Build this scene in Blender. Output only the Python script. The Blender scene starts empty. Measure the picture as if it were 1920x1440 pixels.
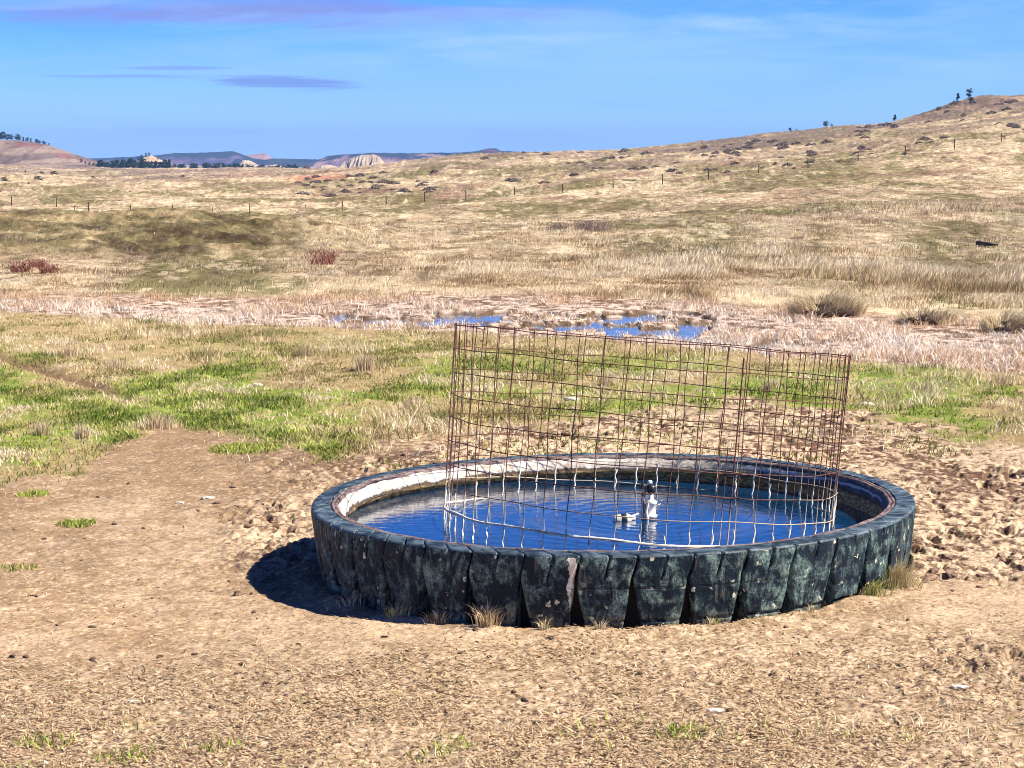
import bpy, bmesh, math, random
import numpy as np
from mathutils import Vector, Matrix, Euler
R_ = math.radians
random.seed(4); RNG = np.random.default_rng(11)
S = bpy.context.scene
COL = S.collection
# ------------------------------------------------------------------ camera, sky, sun
F = 3800.0; CX = 960.0; HZ = 285.0; CZ = 2.32          # focal length in photo pixels, horizon row, eye height
cam = bpy.data.cameras.new("camera"); camo = bpy.data.objects.new("camera", cam); COL.objects.link(camo)
camo.location = (0, 0, CZ); camo.rotation_euler = (math.pi/2 - math.atan((720-HZ)/F), 0, 0)
cam.sensor_width = 36; cam.lens = 36*F/1920/ math.cos(0)
cam.clip_start = 0.1; cam.clip_end = 30000
S.camera = camo
S.view_settings.view_transform = 'Standard'; S.view_settings.look = 'None'
S.cycles.filter_width = 0.95
S.view_settings.gamma = 1; S.view_settings.exposure = 0.88
SUN_EL = R_(46); sh = Vector((0.93, -0.27, 0)).normalized()
sdir = Vector((sh.x*math.cos(SUN_EL), sh.y*math.cos(SUN_EL), math.sin(SUN_EL)))
sl = bpy.data.lights.new("sun", 'SUN'); sl.energy = 5.0; sl.angle = R_(0.5); sl.color = (1.0, 0.93, 0.81)
slo = bpy.data.objects.new("sun", sl); COL.objects.link(slo)
slo.rotation_euler = (-sdir).to_track_quat('-Z', 'Y').to_euler()

# ------------------------------------------------------------------ node helper
class NT:
    def __init__(s, tree): s.t = tree; s.n = tree.nodes; s.l = tree.links
    def add(s, typ, **kw):
        n = s.n.new(typ)
        for k, v in kw.items(): setattr(n, k, v)
        return n
    def put(s, sock, v):
        if isinstance(v, bpy.types.NodeSocket): s.l.new(v, sock)
        elif v is not None:
            if isinstance(v, (tuple, list)) and len(v) == 3 and sock.type == 'RGBA': v = (*v, 1)
            sock.default_value = v
    def m(s, op, a, b=None, c=None, clamp=False):
        n = s.add('ShaderNodeMath', operation=op, use_clamp=clamp)
        s.put(n.inputs[0], a)
        if b is not None: s.put(n.inputs[1], b)
        if c is not None: s.put(n.inputs[2], c)
        return n.outputs[0]
    def mix(s, f, a, b, mode='MIX'):
        n = s.add('ShaderNodeMix', data_type='RGBA', blend_type=mode)
        s.put(n.inputs[0], f); s.put(n.inputs[6], a); s.put(n.inputs[7], b)
        return n.outputs[2]
    def noise(s, vec, scale, detail=4, rough=.55, dist=0.0):
        n = s.add('ShaderNodeTexNoise'); n.inputs['Scale'].default_value = scale
        n.inputs['Detail'].default_value = detail; n.inputs['Roughness'].default_value = rough
        n.inputs['Distortion'].default_value = dist
        if vec is not None: s.l.new(vec, n.inputs['Vector'])
        return n.outputs['Fac']
    def vor(s, vec, scale, feat='F1', rnd=1):
        n = s.add('ShaderNodeTexVoronoi', feature=feat); n.inputs['Scale'].default_value = scale
        n.inputs['Randomness'].default_value = rnd
        if vec is not None: s.l.new(vec, n.inputs['Vector'])
        return n
    def rng(s, v, a, b, c=0.0, d=1.0, smooth=True):
        n = s.add('ShaderNodeMapRange', interpolation_type='SMOOTHSTEP' if smooth else 'LINEAR')
        s.put(n.inputs[0], v)
        for i, q in enumerate((a, b, c, d)): s.put(n.inputs[i+1], q)
        return n.outputs[0]
    def scale(s, vec, sc):
        n = s.add('ShaderNodeMapping'); n.inputs['Scale'].default_value = sc; s.l.new(vec, n.inputs[0]); return n.outputs[0]
    def bump(s, h, strength=.3, dist=.01, nrm=None):
        n = s.add('ShaderNodeBump'); s.put(n.inputs['Strength'], strength); n.inputs['Distance'].default_value = dist
        s.l.new(h, n.inputs['Height'])
        if nrm is not None: s.l.new(nrm, n.inputs['Normal'])
        return n.outputs[0]
def new_mat(name):
    m = bpy.data.materials.new(name); m.use_nodes = True; t = NT(m.node_tree)
    return m, t, t.n['Principled BSDF']
def pset(b, t, **kw):
    names = dict(color='Base Color', rough='Roughness', spec='Specular IOR Level', metal='Metallic', normal='Normal', ior='IOR')
    for k, v in kw.items(): t.put(b.inputs[names[k]], v)
def wpos(t): return t.add('ShaderNodeNewGeometry').outputs['Position']

# ------------------------------------------------------------------ sky
w = bpy.data.worlds.new("World"); S.world = w; w.use_nodes = True
T = NT(w.node_tree); bg = T.n['Background']
sky = T.add('ShaderNodeTexSky', sky_type='NISHITA'); sky.sun_disc = False
sky.sun_elevation = SUN_EL; sky.sun_rotation = math.atan2(sh.x, sh.y)
sky.altitude = 900; sky.air_density = 1.0; sky.dust_density = 0.1; sky.ozone_density = 2.2
hs = T.add('ShaderNodeHueSaturation'); hs.inputs['Saturation'].default_value = 1.12; hs.inputs['Value'].default_value = 1.0
T.l.new(sky.outputs[0], hs.inputs['Color'])
tc = T.add('ShaderNodeTexCoord').outputs['Generated']
sx = T.add('ShaderNodeSeparateXYZ'); T.l.new(tc, sx.inputs[0])
az = T.m('ARCTAN2', sx.outputs[0], sx.outputs[1]); el = sx.outputs[2]
def cvec(a, b, off=0):
    n = T.add('ShaderNodeCombineXYZ'); T.put(n.inputs[0], T.m('MULTIPLY', az, a)); T.put(n.inputs[1], T.m('MULTIPLY', el, b)); n.inputs[2].default_value = off
    return n.outputs[0]
def ell(a0, e0, sa, se, slope=0.0):
    da = T.m('DIVIDE', T.m('SUBTRACT', az, a0), sa)
    ee = T.m('SUBTRACT', T.m('SUBTRACT', el, e0), T.m('MULTIPLY', T.m('SUBTRACT', az, a0), slope))
    de = T.m('DIVIDE', ee, se)
    s2 = T.m('ADD', T.m('MULTIPLY', da, da), T.m('MULTIPLY', de, de))
    return T.m('POWER', 2.718, T.m('MULTIPLY', s2, -1.0))
base = T.mix(1.0, hs.outputs[0], (0.40, 0.66, 1.30), 'MULTIPLY')
SKYV = {}
nz1 = T.noise(cvec(9, 70), 1, 6, .6, .4); nz2 = T.noise(cvec(16, 260, 3), 1, 5, .6, .6); nz3 = T.noise(cvec(4, 22, 7), 1, 5, .55, .5)
c = base
c = T.mix(T.rng(el, .035, .0, 0, .5), c, (3.3, 5.4, 9.6))
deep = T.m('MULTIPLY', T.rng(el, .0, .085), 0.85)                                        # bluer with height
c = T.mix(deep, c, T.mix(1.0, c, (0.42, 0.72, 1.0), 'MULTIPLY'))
veil = T.m('MULTIPLY', T.rng(nz3, .34, .62), T.m('MULTIPLY', ell(.14, .046, .20, .020, .0), .8))
c = T.mix(veil, c, (3.0, 4.9, 9.0))
veil2 = T.m('MULTIPLY', T.rng(nz1, .42, .66), T.m('MULTIPLY', ell(.05, .056, .17, .010, .08), .75))
c = T.mix(veil2, c, (3.6, 5.2, 9.0))
lil = T.m('MULTIPLY', T.rng(T.m('ADD', nz1, T.m('MULTIPLY', ell(-.13, .067, .19, .008, .002), .45)), .60, .90), .9)
lil = T.m('MULTIPLY', lil, ell(-.13, .066, .20, .012, .0))
c = T.mix(lil, c, (1.9, 2.3, 5.2))
str_ = T.noise(cvec(7, 60, 11), 1, 7, .65, .8); c = T.mix(T.m('MULTIPLY', T.rng(str_, .45, .70), .45), c, (2.6, 4.4, 8.6)); c = T.mix(T.m('MULTIPLY', T.rng(str_, .45, .25), .35), c, T.mix(1.0, c, (.62, .80, 1.0), 'MULTIPLY'))
wsp = T.m('MULTIPLY', T.rng(T.m('ADD', T.m('MULTIPLY', nz2, 1.1), T.m('MULTIPLY', ell(-.112, .0335, .055, .0038, -.02), .54)), .78, 1.02), .8)
c = T.mix(wsp, c, (1.5, 2.3, 5.6))
wsp2 = T.m('MULTIPLY', T.rng(T.m('ADD', T.m('MULTIPLY', nz2, 1.0), T.m('MULTIPLY', ell(-.185, .0362, .07, .0015, .0), .6)), .74, 1.0), .6)
c = T.mix(wsp2, c, (1.6, 2.6, 6.0))
wsp3 = T.m('MULTIPLY', T.rng(T.m('ADD', T.m('MULTIPLY', nz2, 1.0), T.m('MULTIPLY', ell(-.162, .0402, .034, .0014, .0), .6)), .74, 1.0), .6)
c = T.mix(wsp3, c, (1.6, 2.6, 6.0))
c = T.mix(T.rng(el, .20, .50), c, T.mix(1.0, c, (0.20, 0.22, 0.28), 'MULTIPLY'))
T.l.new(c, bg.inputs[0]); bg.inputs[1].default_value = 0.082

# ------------------------------------------------------------------ object helpers
def tag(o, label=None, cat=None, group=None, kind=None):
    if label: o['label'] = label
    if cat: o['category'] = cat
    if group: o['group'] = group
    if kind: o['kind'] = kind
    return o
def link(name, me, mat=None, parent=None):
    o = bpy.data.objects.new(name, me); COL.objects.link(o)
    if mat is not None and me is not None and not me.materials: me.materials.append(mat)
    if parent: o.parent = parent
    return o
def empty(name, loc=(0, 0, 0)):
    o = bpy.data.objects.new(name, None); COL.objects.link(o); o.location = loc; o.empty_display_size = .1; return o
def fast_mesh(name, V, Q=None, Tr=None, col=None, smooth=True):
    """numpy vertices, quads and triangles straight into one mesh, with an optional point colour"""
    me = bpy.data.meshes.new(name); V = np.asarray(V, np.float32)
    me.vertices.add(len(V)); me.vertices.foreach_set('co', V.ravel())
    q = 0 if Q is None else len(Q); t = 0 if Tr is None else len(Tr)
    loops = []
    if q: loops.append(np.asarray(Q, np.int32).ravel())
    if t: loops.append(np.asarray(Tr, np.int32).ravel())
    L = np.concatenate(loops); me.loops.add(len(L)); me.loops.foreach_set('vertex_index', L)
    st = np.concatenate([np.arange(q)*4, q*4 + np.arange(t)*3]).astype(np.int32)
    me.polygons.add(q+t); me.polygons.foreach_set('loop_start', st)
    me.polygons.foreach_set('use_smooth', np.full(q+t, smooth))
    me.update(calc_edges=True)
    if col is not None:
        a = me.color_attributes.new('col', 'FLOAT_COLOR', 'POINT')
        c4 = np.ones((len(V), 4), np.float32); c4[:, :3] = col; a.data.foreach_set('color', c4.ravel())
    return me
def grid_quads(nr, nc, wrap=False):
    i = np.arange(nr-1)[:, None]; j = np.arange(nc if wrap else nc-1)[None, :]; j2 = (j+1) % nc
    return np.stack([i*nc+j, i*nc+j2, (i+1)*nc+j2, (i+1)*nc+j], -1).reshape(-1, 4)
_T = [RNG.random((256, 256)).astype(np.float32) for _ in range(8)]
def vn(x, y, s=0):
    t = _T[s % 8]; x = np.asarray(x, np.float64)+s*17.3; y = np.asarray(y, np.float64)+s*9.1
    xi = np.floor(x); yi = np.floor(y); fx = x-xi; fy = y-yi; xi = xi.astype(np.int64) & 255; yi = yi.astype(np.int64) & 255
    fx = fx*fx*(3-2*fx); fy = fy*fy*(3-2*fy); x1 = (xi+1) & 255; y1 = (yi+1) & 255
    return (t[xi, yi]*(1-fx)+t[x1, yi]*fx)*(1-fy)+(t[xi, y1]*(1-fx)+t[x1, y1]*fx)*fy
def fbm(x, y, o=4, s=0, g=.5):
    r = 0; a = 1; n = 0
    for k in range(o):
        r = r+a*vn(x*2**k, y*2**k, s+k); n += a; a *= g
    return r/n
def sst(x, a, b):
    t = np.clip((x-a)/(b-a), 0, 1); return t*t*(3-2*t)
# ------------------------------------------------------------------ terrain: real heights, row by row of distance
ROWS = [5, 12, 20, 28, 36, 45, 55, 75, 100, 140, 190, 250, 320, 400, 550, 620, 700, 900, 1100, 1400, 1800, 2600, 4000]
TAB = {
 -3000: [0, 0, 0, 0, 0, 0, 0, -.4, -1, -2, -3.4, -4.6, -4.8, -5, -5, -5, -5, -6, -6, -6, -6, -7, -8],
 0:     [0, 0, 0, 0, 0, 0, 0, -.4, -1.1, -2.1, -3.4, -4.4, -4.6, -4.7, -4.8, -4.9, -5.0, -5.6, -6.2, -7, -8.5, -11, -15],
 300:   [0, 0, 0, 0, 0, 0, 0, -.4, -1.1, -2.1, -3.4, -4.4, -4.6, -4.8, -5.2, -5.4, -5.6, -6.6, -7.6, -9.5, -13, -19, -28],
 600:   [0, 0, 0, 0, 0, 0, 0, -.4, -1.1, -1.95, -3.0, -3.8, -4.2, -4.5, -5.0, -5.3, -5.7, -6.6, -7.8, -9.5, -13, -20, -30],
 950:   [0, 0, 0, 0, 0, 0, 0, -.4, -.95, -1.6, -2.2, -2.7, -2.7, -2.4, -1.2, -.4, .5, 2.4, -1, -8, -13, -20, -30],
 1300:  [0, 0, 0, 0, 0, .03, .05, -.2, -.45, -.8, -1.0, -.84, -.4, .3, 2.3, 3.2, 4.1, 5.9, 2, -5, -13, -20, -30],
 1600:  [0, 0, 0, 0, 0, .05, .1, 0.1, .1, .2, .4, 1.3, 2.5, 4.0, 7.0, 8.3, 10.0, 13.4, 8, 0, -10, -20, -30],
 1700:  [0, 0, 0, 0, 0, .06, .1, .15, .2, .4, .9, 2.0, 3.5, 5.4, 9.4, 10.9, 13.9, 14.5, 9, 0, -10, -20, -30],
 1810:  [0, 0, 0, 0, 0, .06, .1, .2, .4, .7, 1.3, 2.9, 4.6, 7.0, 11.8, 13.8, 23.4, 15, 9, 0, -10, -20, -30],
 1930:  [0, 0, 0, 0, 0, .06, .1, .25, .45, .8, 1.5, 3.4, 5.5, 8.3, 13.3, 15.5, 22.8, 17, 10, 0, -10, -20, -30],
 2300:  [0, 0, 0, 0, 0, .06, .1, .3, .5, 1.0, 1.9, 4.6, 7.0, 11, 16, 19, 22, 20, 12, 0, -10, -20, -30],
 4800:  [0, 0, 0, 0, 0, .06, .1, .3, .5, 1.0, 2.5, 5, 8, 13, 18, 20, 24, 26, 20, 5, -10, -20, -30]}
GU = np.linspace(-3000, 4800, 400); GL = np.linspace(math.log(5), math.log(4000), 320)
_k = sorted(TAB); _a = np.array([np.interp(GL, np.log(ROWS), TAB[k]) for k in _k])
_b = np.stack([np.interp(GU, _k, _a[:, j]) for j in range(len(GL))], 1)
def blur(a, n, ax):
    k = np.hanning(2*n+3)[1:-1]; k /= k.sum(); p = np.pad(a, [(n, n) if i == ax else (0, 0) for i in (0, 1)], 'edge')
    return np.apply_along_axis(lambda v: np.convolve(v, k, 'valid'), ax, p)
GT = blur(blur(_b, 3, 0), 4, 1)
def uv(x, y):
    Y = np.maximum(y, 6.5); return CX+F*x/Y, HZ+F*CZ/Y, Y
MU = lambda u, xs, ys: np.interp(u, xs, ys)
def zones(x, y):
    u, v, Y = uv(x, y)
    e = (fbm(x*.9, y*.5, 3, 1)-.5)+(u > 900)*(fbm(x*3.2, y*1.1, 3, 4)-.5)*1.1
    # lower edge of the grass, upper/lower edge of the marsh (photo rows seen on the flat)
    B = MU(u, [-500, 0, 120, 190, 330, 450, 600, 830, 950, 1200, 1450, 1600, 1750, 1920, 2400], [905, 892, 885, 832, 788, 800, 833, 806, 792, 776, 758, 770, 800, 832, 840])+e*60+(fbm(x*4, y*2, 2, 3)-.5)*24
    M1 = MU(u, [-500, 0, 600, 1000, 1250, 1500, 1920, 2400], [545, 549, 556, 545, 556, 578, 606, 640])+e*10
    M2 = MU(u, [-500, 0, 300, 420, 600, 850, 1250, 1500, 1920, 2400], [560, 576, 600, 610, 612, 618, 640, 668, 700, 730])+e*12
    marsh = sst(v, M1-4, M1+5)*(1-sst(v, M2-6, M2+6))
    grass = sst(v, M2-5, M2+8)*(1-sst(v, B-14, B+12))
    wu = MU(u, [540, 640, 1290, 1380], [0, .95, 1, 0])*sst(v, 572, 582)*(1-sst(v, M2-16, M2-5))
    wu = np.maximum(wu*sst(u, 545, 620), 1.5*np.exp(-((u-1445)/62)**2-((v-642)/10)**2))
    wu = np.maximum(wu, 1.3*np.exp(-((u-1710)/45)**2-((v-655)/7)**2))
    wat = sst(fbm(x*2.0, y*1.1, 4, 2, .6)*.7+fbm(x*.5, y*.5, 2, 5)*.3+.42*wu, .745, .82)*(wu > .12)*marsh
    wat = wat*(1-.95*sst(fbm(x*1.3+9, y*1.2, 4, 6, .6), .65, .68))
    below = sst(v, B-10, B+16)
    mr = below*(1-sst(v, 905, 960))*sst(u, 330, 760)                    # trampled mud behind the tank
    mr = np.maximum(mr, below*sst(u, 1560, 1720)*(1-sst(v+e*60, 1100, 1150)))
    mr = np.maximum(mr, np.exp(-((u-510)/95)**2-((v-985)/75)**2))
    mr = np.maximum(mr, .8*np.exp(-((u-1880)/110)**2-((v-1270)/40)**2))
    mud = np.clip(mr, 0, 1)
    litter = sst(v+e*60-20*np.sin(u/300), 1165, 1290)
    rut = np.exp(-((v-(668+(u)*.30))/9)**2)*(1-sst(u, 200, 300))*(v > 600)
    return dict(u=u, v=v, Y=Y, marsh=marsh, grass=grass, wat=wat, mud=mud, litter=litter, B=B, M1=M1, M2=M2, rut=rut, below=below)
TX, TY, TR = 0.57, 11.4, 1.70           # tank centre and outer radius
def H0(x, y):
    """large relief only"""
    u, v, Y = uv(x, y)
    fi = np.clip((u-GU[0])/(GU[1]-GU[0]), 0, len(GU)-1.001); fj = np.clip((np.log(Y)-GL[0])/(GL[1]-GL[0]), 0, len(GL)-1.001)
    i = fi.astype(int); j = fj.astype(int); a = fi-i; b = fj-j
    z = GT[i, j]*(1-a)*(1-b)+GT[i+1, j]*a*(1-b)+GT[i, j+1]*(1-a)*b+GT[i+1, j+1]*a*b
    z = z+.035*np.clip(x-TX, -3.5, 1.5)*np.exp(-((Y-11.4)/6)**2)
    amp = MU(u, [-3000, 0, 350, 560, 780], [.7, .78, .70, .52, 0]); c = 54+1.5*np.sin(x*.12)
    z = z+amp*sst(Y, c-8.5, c)*(1-sst(Y, c+1, c+16))
    z = z+(fbm(x/14, y/22, 3, 4)-.5)*np.interp(Y, [30, 60, 120, 300], [0, .12, .55, 1.0])*2
    z = z+(fbm(x/70, y/120, 4, 5)-.5)*np.interp(Y, [120, 300, 700, 3000], [0, 1.2, 3.5, 6.0])
    return z
def H(x, y, zz=None):
    x = np.asarray(x, float); y = np.asarray(y, float)
    z = H0(x, y); Z = zz or zones(x, y); Y = Z['Y']
    near = 1-sst(Y, 45, 70)
    hoof = fbm(x*10, y*9, 4, 2, .65); rg = 1-np.abs(2*fbm(x*11, y*9, 3, 5, .6)-1)
    pits = sst(fbm(x*11+40, y*8, 3, 6), .56, .64)
    z = z+Z['mud']*((hoof-.5)*.066+(rg-.7)*.026-pits*.036)*(1-.35*(Z['v'] < 900))*(.55+.9*sst(fbm(x*1.1, y*1.1, 2, 3), .35, .6))*near
    z = z+(1-Z['mud'])*((fbm(x*3, y*3, 4, 1)-.5)*.030+(fbm(x*22, y*22, 3, 3)-.5)*.012)*near
    z = z+Z['grass']*((fbm(x*4, y*4, 3, 7)-.5)*.07)*near
    bk = sst(Y, 42, 47)*(1-sst(Y, 56, 60))*(1-sst(Z['u'], 560, 760)); z = z+bk*(fbm(x*.9, y*1.1, 4, 5, .6)-.5)*.40
    z = z+(fbm(x*.8, y*.35, 4, 6, .6)-.5)*np.interp(Y, [31, 38, 90, 300, 900], [0, .14, .30, .8, 1.6])
    z = z-Z['marsh']*(.03+.05*(fbm(x*2.2, y*1.6, 3, 4)-.5))-Z['wat']*.055-Z['rut']*.05
    z = z+Z['litter']*(fbm(x*30, y*30, 2, 2)-.5)*.018
    d = np.hypot(x-TX, y-TY); z = z+.03*np.exp(-((d-1.72)/.09)**2)*fbm(x*5, y*5, 2, 1)
    return np.where(d < 1.685, np.minimum(z, -.05), z)
def hit(px, py, y0=9, y1=3000):
    """where the sight line through a photo pixel meets the ground"""
    Y = np.exp(np.linspace(math.log(y0), math.log(y1), 6000)); x = (px-CX)/F*Y
    zr = CZ-(py-HZ)/F*Y; h = H0(x, Y); k = np.argmax(h >= zr)
    if h[k] < zr[k]: k = int(np.argmin(zr-h))
    return float(x[k]), float(Y[k]), float(h[k])
def flat(px, py):
    Y = F*CZ/(py-HZ); x = (px-CX)/F*Y; return x, Y, float(H(np.array([x]), np.array([Y]))[0])

C = lambda *a: np.array(a, float)
def lerp(a, b, t): return a+(b-a)*t[..., None]
def patch(x, y):
    """where the range is straw (1) and where it is short and olive (0)"""
    u, v, Y = uv(x, y); k = np.interp(Y, [10, 60, 300, 1000], [1, .45, .12, .05])
    return fbm(x*k*.5, y*k*.22, 5, 3, .6)
def ground_colour(x, y, Z):
    Y = Z['Y']; v = Z['v']; u = Z['u']
    e_ = fbm(x*.9, y*.5, 3, 6)-.5; n1 = fbm(x*1.2, y*.8, 4, 1); n2 = fbm(x*9, y*9, 3, 2); n3 = fbm(x*38, y*30, 2, 4); n4 = vn(x*60, y*40, 6)
    dirt = lerp(C(.31, .21, .125), C(.49, .36, .24), sst(n1*.5+n2*.3+n3*.3, .42, .72))
    dirt = lerp(dirt, C(.60, .44, .29)[None], sst(n3, .66, .82)*.8); dirt = lerp(dirt, C(.16, .085, .05)[None], sst(n4*.6+n3*.5, .84, .98)*.8)
    mud = lerp(C(.13, .075, .05), C(.55, .42, .29), sst(n1*.30+fbm(x*20, y*15, 3, 5)*.55+n3*.30, .46, .66))
    pale = sst(fbm(x*.8, y*.8, 3, 6), .42, .62)*(v < 1010); mud = lerp(mud, mud*C(1.18, 1.15, 1.12), pale*.6)
    path = np.exp(-((v-(1120+.075*u+e_*60))/48)**2)*(u < 1500); dirt = dirt*(1+(.16*path+.22*(e_))[..., None]); c = lerp(dirt, mud, Z['mud'])
    lit = lerp(C(.32, .225, .14), C(.62, .48, .33), sst(n3*.6+n2*.3+n4*.25, .42, .75)); c = lerp(c, lit, Z['litter']*.75)
    g = lerp(C(.34, .26, .13), C(.20, .26, .045), sst(fbm(x*.8, y*.55, 4, 5), .40, .58)*sst(v, 610, 720)); g = lerp(g, C(.45, .33, .2)[None], sst(n2, .52, .7)*.6)
    c = lerp(c, g, Z['grass'])
    far = (v < Z['M1'])*1.0; p = patch(x, y)
    ff = fbm(x*np.interp(Y, [30, 100, 400], [2.2, 1.2, .45]), y*np.interp(Y, [30, 100, 400], [1.2, .35, .06]), 4, 5, .65)
    dry = lerp(C(.23, .20, .095), C(.62, .495, .335), sst(p+.55*(ff-.5), .38, .60)); dry = lerp(dry, C(.20, .145, .09)[None], sst(ff, .58, .68)*.65); dry = lerp(dry, C(.73, .61, .43)[None], (1-sst(ff, .32, .42))*.6)
    dry = lerp(dry, C(.30, .20, .14)[None], sst(fbm(x/9, y/16, 4, 6), .60, .70)*np.interp(Y, [45, 150], [.25, .75]))
    bank = MU(u, [-3000, 0, 450, 780], [1, 1, 1, 0])*sst(Y, 43, 47)*(1-sst(Y, 54, 57))
    bq = fbm(x*1.0+y*.3, y*.8, 5, 2, .65); bc = lerp(C(.19, .165, .08), C(.42, .33, .19), sst(bq, .50, .66)); bc = lerp(bc, C(.11, .075, .045)[None], (1-sst(bq, .36, .44))*.8); dry = lerp(dry, bc, bank*.95); dry = lerp(dry, C(.72, .60, .38)[None], MU(u, [-3000, 0, 500, 760], [1, 1, 1, 0])*sst(Y, 55.5, 57)*(1-sst(Y, 75, 90))*.6)  # olive-brown bank slope; its slight shade is put into the colour too
    sage = sst(fbm(x/30, y/70, 4, 7), .48, .60)*sst(Y, 300, 480)*sst(u, 700, 1100); dry = lerp(dry, C(.20, .15, .125)[None], np.maximum(sage*.8, .5*sst(Y, 480, 650)*sst(fbm(x/14, y/50, 3, 2), .35, .6)))
    but = sst(Y, 600, 680)*sst(u, 1640, 1740); dry = lerp(dry, lerp(C(.17, .12, .09), C(.36, .26, .16), sst(fbm(x/6, y/30, 4, 2), .4, .6)), but*.85)
    c = lerp(c, dry, sst(Z['M1']-v, -2, 6))
    mc = lerp(C(.15, .09, .055), C(.62, .50, .42), sst(fbm(x*7, y*5, 4, 6, .65), .40, .62)); c = lerp(c, mc, Z['marsh']); c = lerp(c, C(.12, .08, .05)[None], Z['wat'])
    c = lerp(c, C(.17, .10, .055)[None], Z['rut']*.8)
    # red clay bank; brown cut bank with its shadow painted in, middle distance
    for (a, b, sa, sb, colr) in ((600, 331, 60, 6, C(.52, .24, .15)), (740, 356, 75, 7, C(.20, .12, .08)), (625, 360, 45, 10, C(.26, .19, .12)), (470, 327, 55, 5, C(.34, .20, .15)), (330, 322, 150, 3, C(.22, .17, .15)), (330, 333, 150, 3, C(.20, .15, .13)), (110, 315, 90, 4, C(.24, .19, .17))):
        z = H0(x, y); pv = HZ+F*(CZ-z)/Y; q = np.exp(-((u-a)/sa)**4-((pv-b+ (u-a)*.05)/sb)**2)*(Y > 150)*sst(fbm(x/8, y/30, 3, 3), .3, .5)
        c = lerp(c, colr[None], q*.9)
    return np.clip(c, 0, 1)
# one sheet of ground: columns fan out from where the photographer stands
tin = np.concatenate([np.linspace(-2300, -1304, 190), np.linspace(-1300, 1300, 1030), np.linspace(1304, 2300, 190)])/F
tl = -np.array([1.2, 1.1, 1.0, .9, .8, .72, .68, .65, .63, .615]); tt = np.concatenate([tl, tin, -tl[::-1]])
yy = np.concatenate([[-12, -6, -1, 2, 4, 5.4, 6.2], np.exp(np.arange(math.log(6.6), math.log(40), .00125)), np.exp(np.arange(math.log(40)+.002, math.log(95), .0022)), np.exp(np.arange(math.log(95)+.003, math.log(260), .0035)), np.exp(np.arange(math.log(260)+.006, math.log(3900), .008)), [4600, 6500]])
YY, TT = np.meshgrid(yy, tt, indexing='ij'); XX = TT*np.maximum(YY, 6.5)
X = XX.ravel(); Yv = YY.ravel(); Zn = zones(X, Yv)
gz = H(X, Yv, Zn); gc = ground_colour(X, Yv, Zn)
gm = fast_mesh("ground", np.stack([X, Yv, gz], 1), Q=grid_quads(len(yy), len(tt)), col=gc)
m, t, b = new_mat("ground_soil"); P = wpos(t); at = t.add('ShaderNodeAttribute', attribute_name='col').outputs['Color']
nf = t.noise(P, 45, 5, .65); nm = t.noise(P, 4, 5, .6); nl = t.noise(t.scale(P, (.25, .1, .25)), 1, 5, .65)
col = t.mix(1, at, t.mix(t.rng(nf, .3, .7), (.72, .70, .68), (1.25, 1.25, 1.25)), 'MULTIPLY')
col = t.mix(1, col, t.mix(t.rng(nm, .3, .7), (.85, .84, .83), (1.13, 1.13, 1.13)), 'MULTIPLY')
dst = t.add('ShaderNodeSeparateXYZ'); t.l.new(P, dst.inputs[0]); fy = t.rng(dst.outputs[1], 30, 40)
na = t.noise(t.scale(P, (2.2, 1.0, 1.4)), 1, 10, .80); nb_ = t.noise(t.scale(P, (.5, .12, .5)), 1, 6, .7)
col = t.mix(fy, col, t.mix(1, col, t.mix(t.rng(na, .38, .60), (.50, .46, .41), (1.28, 1.28, 1.28)), 'MULTIPLY'))
col = t.mix(fy, col, t.mix(1, col, t.mix(t.rng(nb_, .35, .62), (.72, .68, .64), (1.18, 1.18, 1.18)), 'MULTIPLY'))
col = t.mix(1, col, t.mix(t.rng(nl, .3, .7), (.88, .87, .86), (1.1, 1.1, 1.1)), 'MULTIPLY')
pset(b, t, color=col, rough=.95, spec=.15, normal=t.bump(na, t.m('MULTIPLY', fy, .8), .22, t.bump(nf, .55, .02))); GROUND_MAT = m
tag(link("ground", gm, m), kind='structure')
# ------------------------------------------------------------------ blades
m, t, b = new_mat("grass_blade"); at = t.add('ShaderNodeAttribute', attribute_name='col').outputs['Color']
pset(b, t, color=at, rough=.75, spec=.2)
tr = t.add('ShaderNodeBsdfTranslucent'); t.l.new(at, tr.inputs[0]); mx = t.add('ShaderNodeMixShader'); mx.inputs[0].default_value = .18
t.l.new(b.outputs[0], mx.inputs[1]); t.l.new(tr.outputs[0], mx.inputs[2]); t.l.new(mx.outputs[0], t.n['Material Output'].inputs[0]); BLADE = m
def blade_arrays(P, h, wd, lean, ldir, face, col):
    N = len(P); d = np.stack([np.cos(face), np.sin(face), 0*face], 1)*(wd/2)[:, None]; ld = np.stack([np.cos(ldir), np.sin(ldir), 0*ldir], 1)
    up = np.array([0, 0, 1.0]); V = np.empty((N, 5, 3))
    mid = P+up*(h*.55)[:, None]+ld*(h*lean*.30)[:, None]; tip = P+up*(h*(1-.25*lean))[:, None]+ld*(h*lean)[:, None]
    V[:, 0] = P-d; V[:, 1] = P+d; V[:, 2] = mid-d*.75; V[:, 3] = mid+d*.75; V[:, 4] = tip
    o = (np.arange(N)*5)[:, None]; Q = o+np.array([0, 1, 3, 2]); Tr = o+np.array([2, 3, 4])
    return V.reshape(-1, 3), Q, Tr, np.repeat(col, 5, 0)
def blades(name, P, h, wd, lean, col, ldir=None, parent=None, mat=None):
    N = len(P); face = RNG.random(N)*math.pi
    ldir = RNG.random(N)*2*math.pi if ldir is None else ldir
    V, Q, Tr, cc = blade_arrays(P, h, wd, lean, ldir, face, col)
    return link(name, fast_mesh(name, V, Q, Tr, cc), mat or BLADE, parent)
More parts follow.
